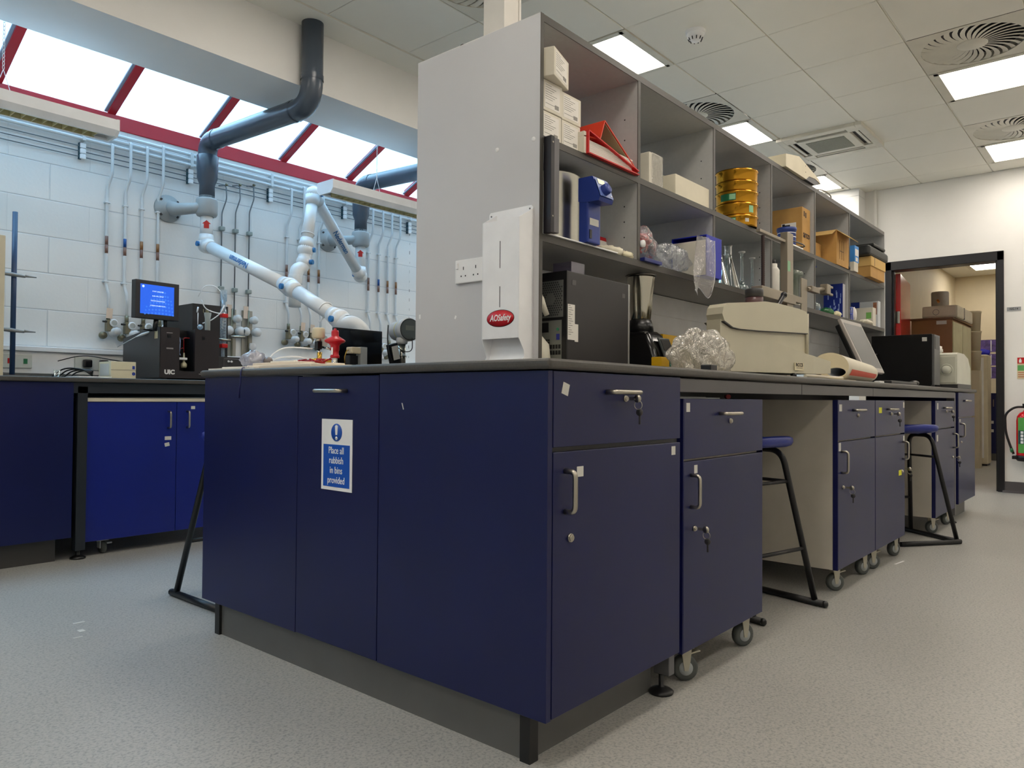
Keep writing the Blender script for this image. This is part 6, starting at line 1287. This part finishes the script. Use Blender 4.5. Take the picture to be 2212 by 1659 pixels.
P(t, 'valve', B().cyl((ex, ey, .755), (ex, ey, .80), .018, seg=14).box(ex-.03, ex+.03, ey-.06, ey+.03, .795, .815, bev=.004).box(ex-.012, ex+.012, ey-.07, ey+.0, .825, .838, bev=.004), blackpl)
P(t, 'hose', B().tube(fillet([(ex, ey+.015, .785), (ex, ey+.09, .785), (ex, ey+.165, .72), (ex, ey+.16, .55), (ex, ey+.125, .43), (ex, ey+.10, .36)], .06, 6), .010, 12), blackpl); P(t, 'nozzle_band', B().cyl((ex, ey+.118, .41), (ex, ey+.110, .375), .0135, seg=12), green)
P(t, 'bracket', B().box(ex+.07, XF-.0005, ey-.03, ey+.03, .66, .72).box(ex-.03, ex+.06, ey+.06, ey+.11, .315, .345, bev=.003), blackpl)
# ================= ROOM BEYOND THE DOORWAY =================
t = T('brown_cupboard', 'tall brown wooden cupboard seen through the doorway', 'cupboard', (8.5, .8, 0))
P(t, 'carcass', B().box(8.02, 9.15, .63, 1.03, .0, 1.735), M('cupboard_brown', (134, 92, 50), .45, var=.12, scale=5)); P(t, 'top_board', B().box(8.0, 9.18, .615, 1.04, 1.735, 1.755), M('cupboard_top_brown', (110, 74, 42), .45))
P(t, 'glass_door', B().box(8.05, 8.58, .622, .63, .1, 1.71).box(8.60, 9.12, .622, .63, .1, 1.71), M('pale_door', (188, 186, 150), .25)); P(t, 'label', B().box(8.017, 8.02, .68, .78, 1.68, 1.72), tagm)
t = T('white_microscope_box', 'long white boxed appliance on top of the brown cupboard', 'appliance', (8.5, .8, 1.755))
P(t, 'case', B().box(8.05, 8.45, .58, .93, 1.756, 1.89, bev=.02).box(8.45, 9.1, .60, .93, 1.756, 1.90, bev=.02), M('appliance_ivory', (220, 212, 192), .4)); P(t, 'dark_seam', B().box(8.44, 8.456, .578, .935, 1.756, 1.888), greymet)
P(t, 'round_badge', B().lathe([(.028, -.001), (.032, -.001)], (8.05, .79, 1.82), 20, axis='x'), greymet)
t = T('paper_roll_bag', 'grey wrapped roll with a rainbow mark on top of the white appliance', 'roll', (8.3, .8, 1.89))
P(t, 'wrapper', B().lathe([(.001, 1.892), (.085, 1.892), (.088, 1.90), (.090, 2.06), (.084, 2.075), (.001, 2.08)], (8.32, .80, 0), 32), M('wrap_grey', (168, 160, 150), .5)); P(t, 'rainbow_mark', B().box(8.229, 8.232, .79, .815, 1.945, 1.985, rot=Matrix.Rotation(-.5, 3, 'X')), M('rainbow_mark', (200, 130, 60), .5, var=.6, scale=50))
t = T('water_cooler', 'tall pale water cooler standing in the room beyond the doorway', 'water cooler', (10.1, .64, 0))
P(t, 'body', B().box(10.0, 10.28, .575, .74, .02, 1.44, bev=.03, seg=3), M('cooler_ivory', (214, 204, 178), .4)); P(t, 'dark_foot', B().box(10.02, 10.26, .59, .72, 0, .02), blackpl); P(t, 'front_strip', B().box(9.998, 10.0, .62, .70, .1, 1.40), whitep)
for i in range(3): S('white_food_tub', B().lathe([(.001, 0), (.06, 0), (.07, .22), (.075, .225), (.075, .245), (.001, .25)], (9.62, .66, 1.22+.2501*i), 24), M('tub_ivory', (212, 202, 176), .4), ['lowest white tub of the pile beside the brown cupboard', 'middle white tub of the pile beside the brown cupboard', 'topmost white tub of the pile beside the brown cupboard'][i], 'tub', 'white tubs piled beyond the brown cupboard')
S('tub_stand', B().box(9.54, 9.70, .60, .74, 0, 1.219), MATS['tub_ivory'], 'pale stand carrying the white tubs beyond the doorway', 'stand')
pm = M('poster_purple', (96, 78, 140), .5, var=.6, scale=14)
for i, (z0, z1) in enumerate(((1.56, 1.74), (1.36, 1.53), (1.17, 1.34))):
    t = T('wall_poster', ['top purple poster on the far wall beyond the doorway', 'middle purple poster on the far wall beyond the doorway', 'lowest purple poster on the far wall beyond the doorway'][i], 'poster', (XB1, .78, z0), group='purple posters beyond the doorway')
    P(t, 'sheet', B().box(XB1-.004, XB1-.0005, .67, .93, z0, z1), pm); P(t, 'white_column', B().box(XB1-.005, XB1-.004, .752, .764, z0+.01, z1-.01), inkw)
S('blue_hanging_cloth', B().loft(crumple((XB1-.05, .86, 1.55), (.03, .09, .05), 77, 12, None, .4)), M('vivid_blue_cloth', (30, 30, 170), .6), 'vivid blue cloth bundle hung over the top poster beyond the doorway', 'cloth')
t = T('low_blue_cupboard', 'low dark blue cupboard against the far wall beyond the doorway', 'cupboard', (11.35, .5, 0))
P(t, 'carcass', B().box(11.1, XB1-.001, -.4, .86, .10, .95), navy)
P(t, 'plinth', B().box(11.13, XB1-.001, -.4, .85, 0, .10), plinth_m); P(t, 'door', B().box(11.085, 11.1, .20, .84, .11, .93), navy); P(t, 'handle', B().box(11.07, 11.085, .655, .665, .76, .86), chrome); P(t, 'white_label', B().box(11.083, 11.085, .66, .75, .52, .56).box(11.083, 11.085, .66, .75, .40, .44), tagm)
S('white_scuff', B().box(2.86, 2.98, -.035, -.025, .0002, .0008, rot=Matrix.Rotation(-.12, 3, 'Z')), inkw, 'short white scuff on the floor in front of the second stool', 'scuff mark')
b = B(); b.box(-.27, -.23, 1.955, 1.97, .0002, .0008); b.box(-.29, -.27, 1.84, 1.87, .0002, .0008); b.box(-.33, -.30, 1.78, 1.79, .0002, .0008)
S('white_paint_spots', b, tagm, 'small white paint spots on the floor left of the island', 'scuff mark')
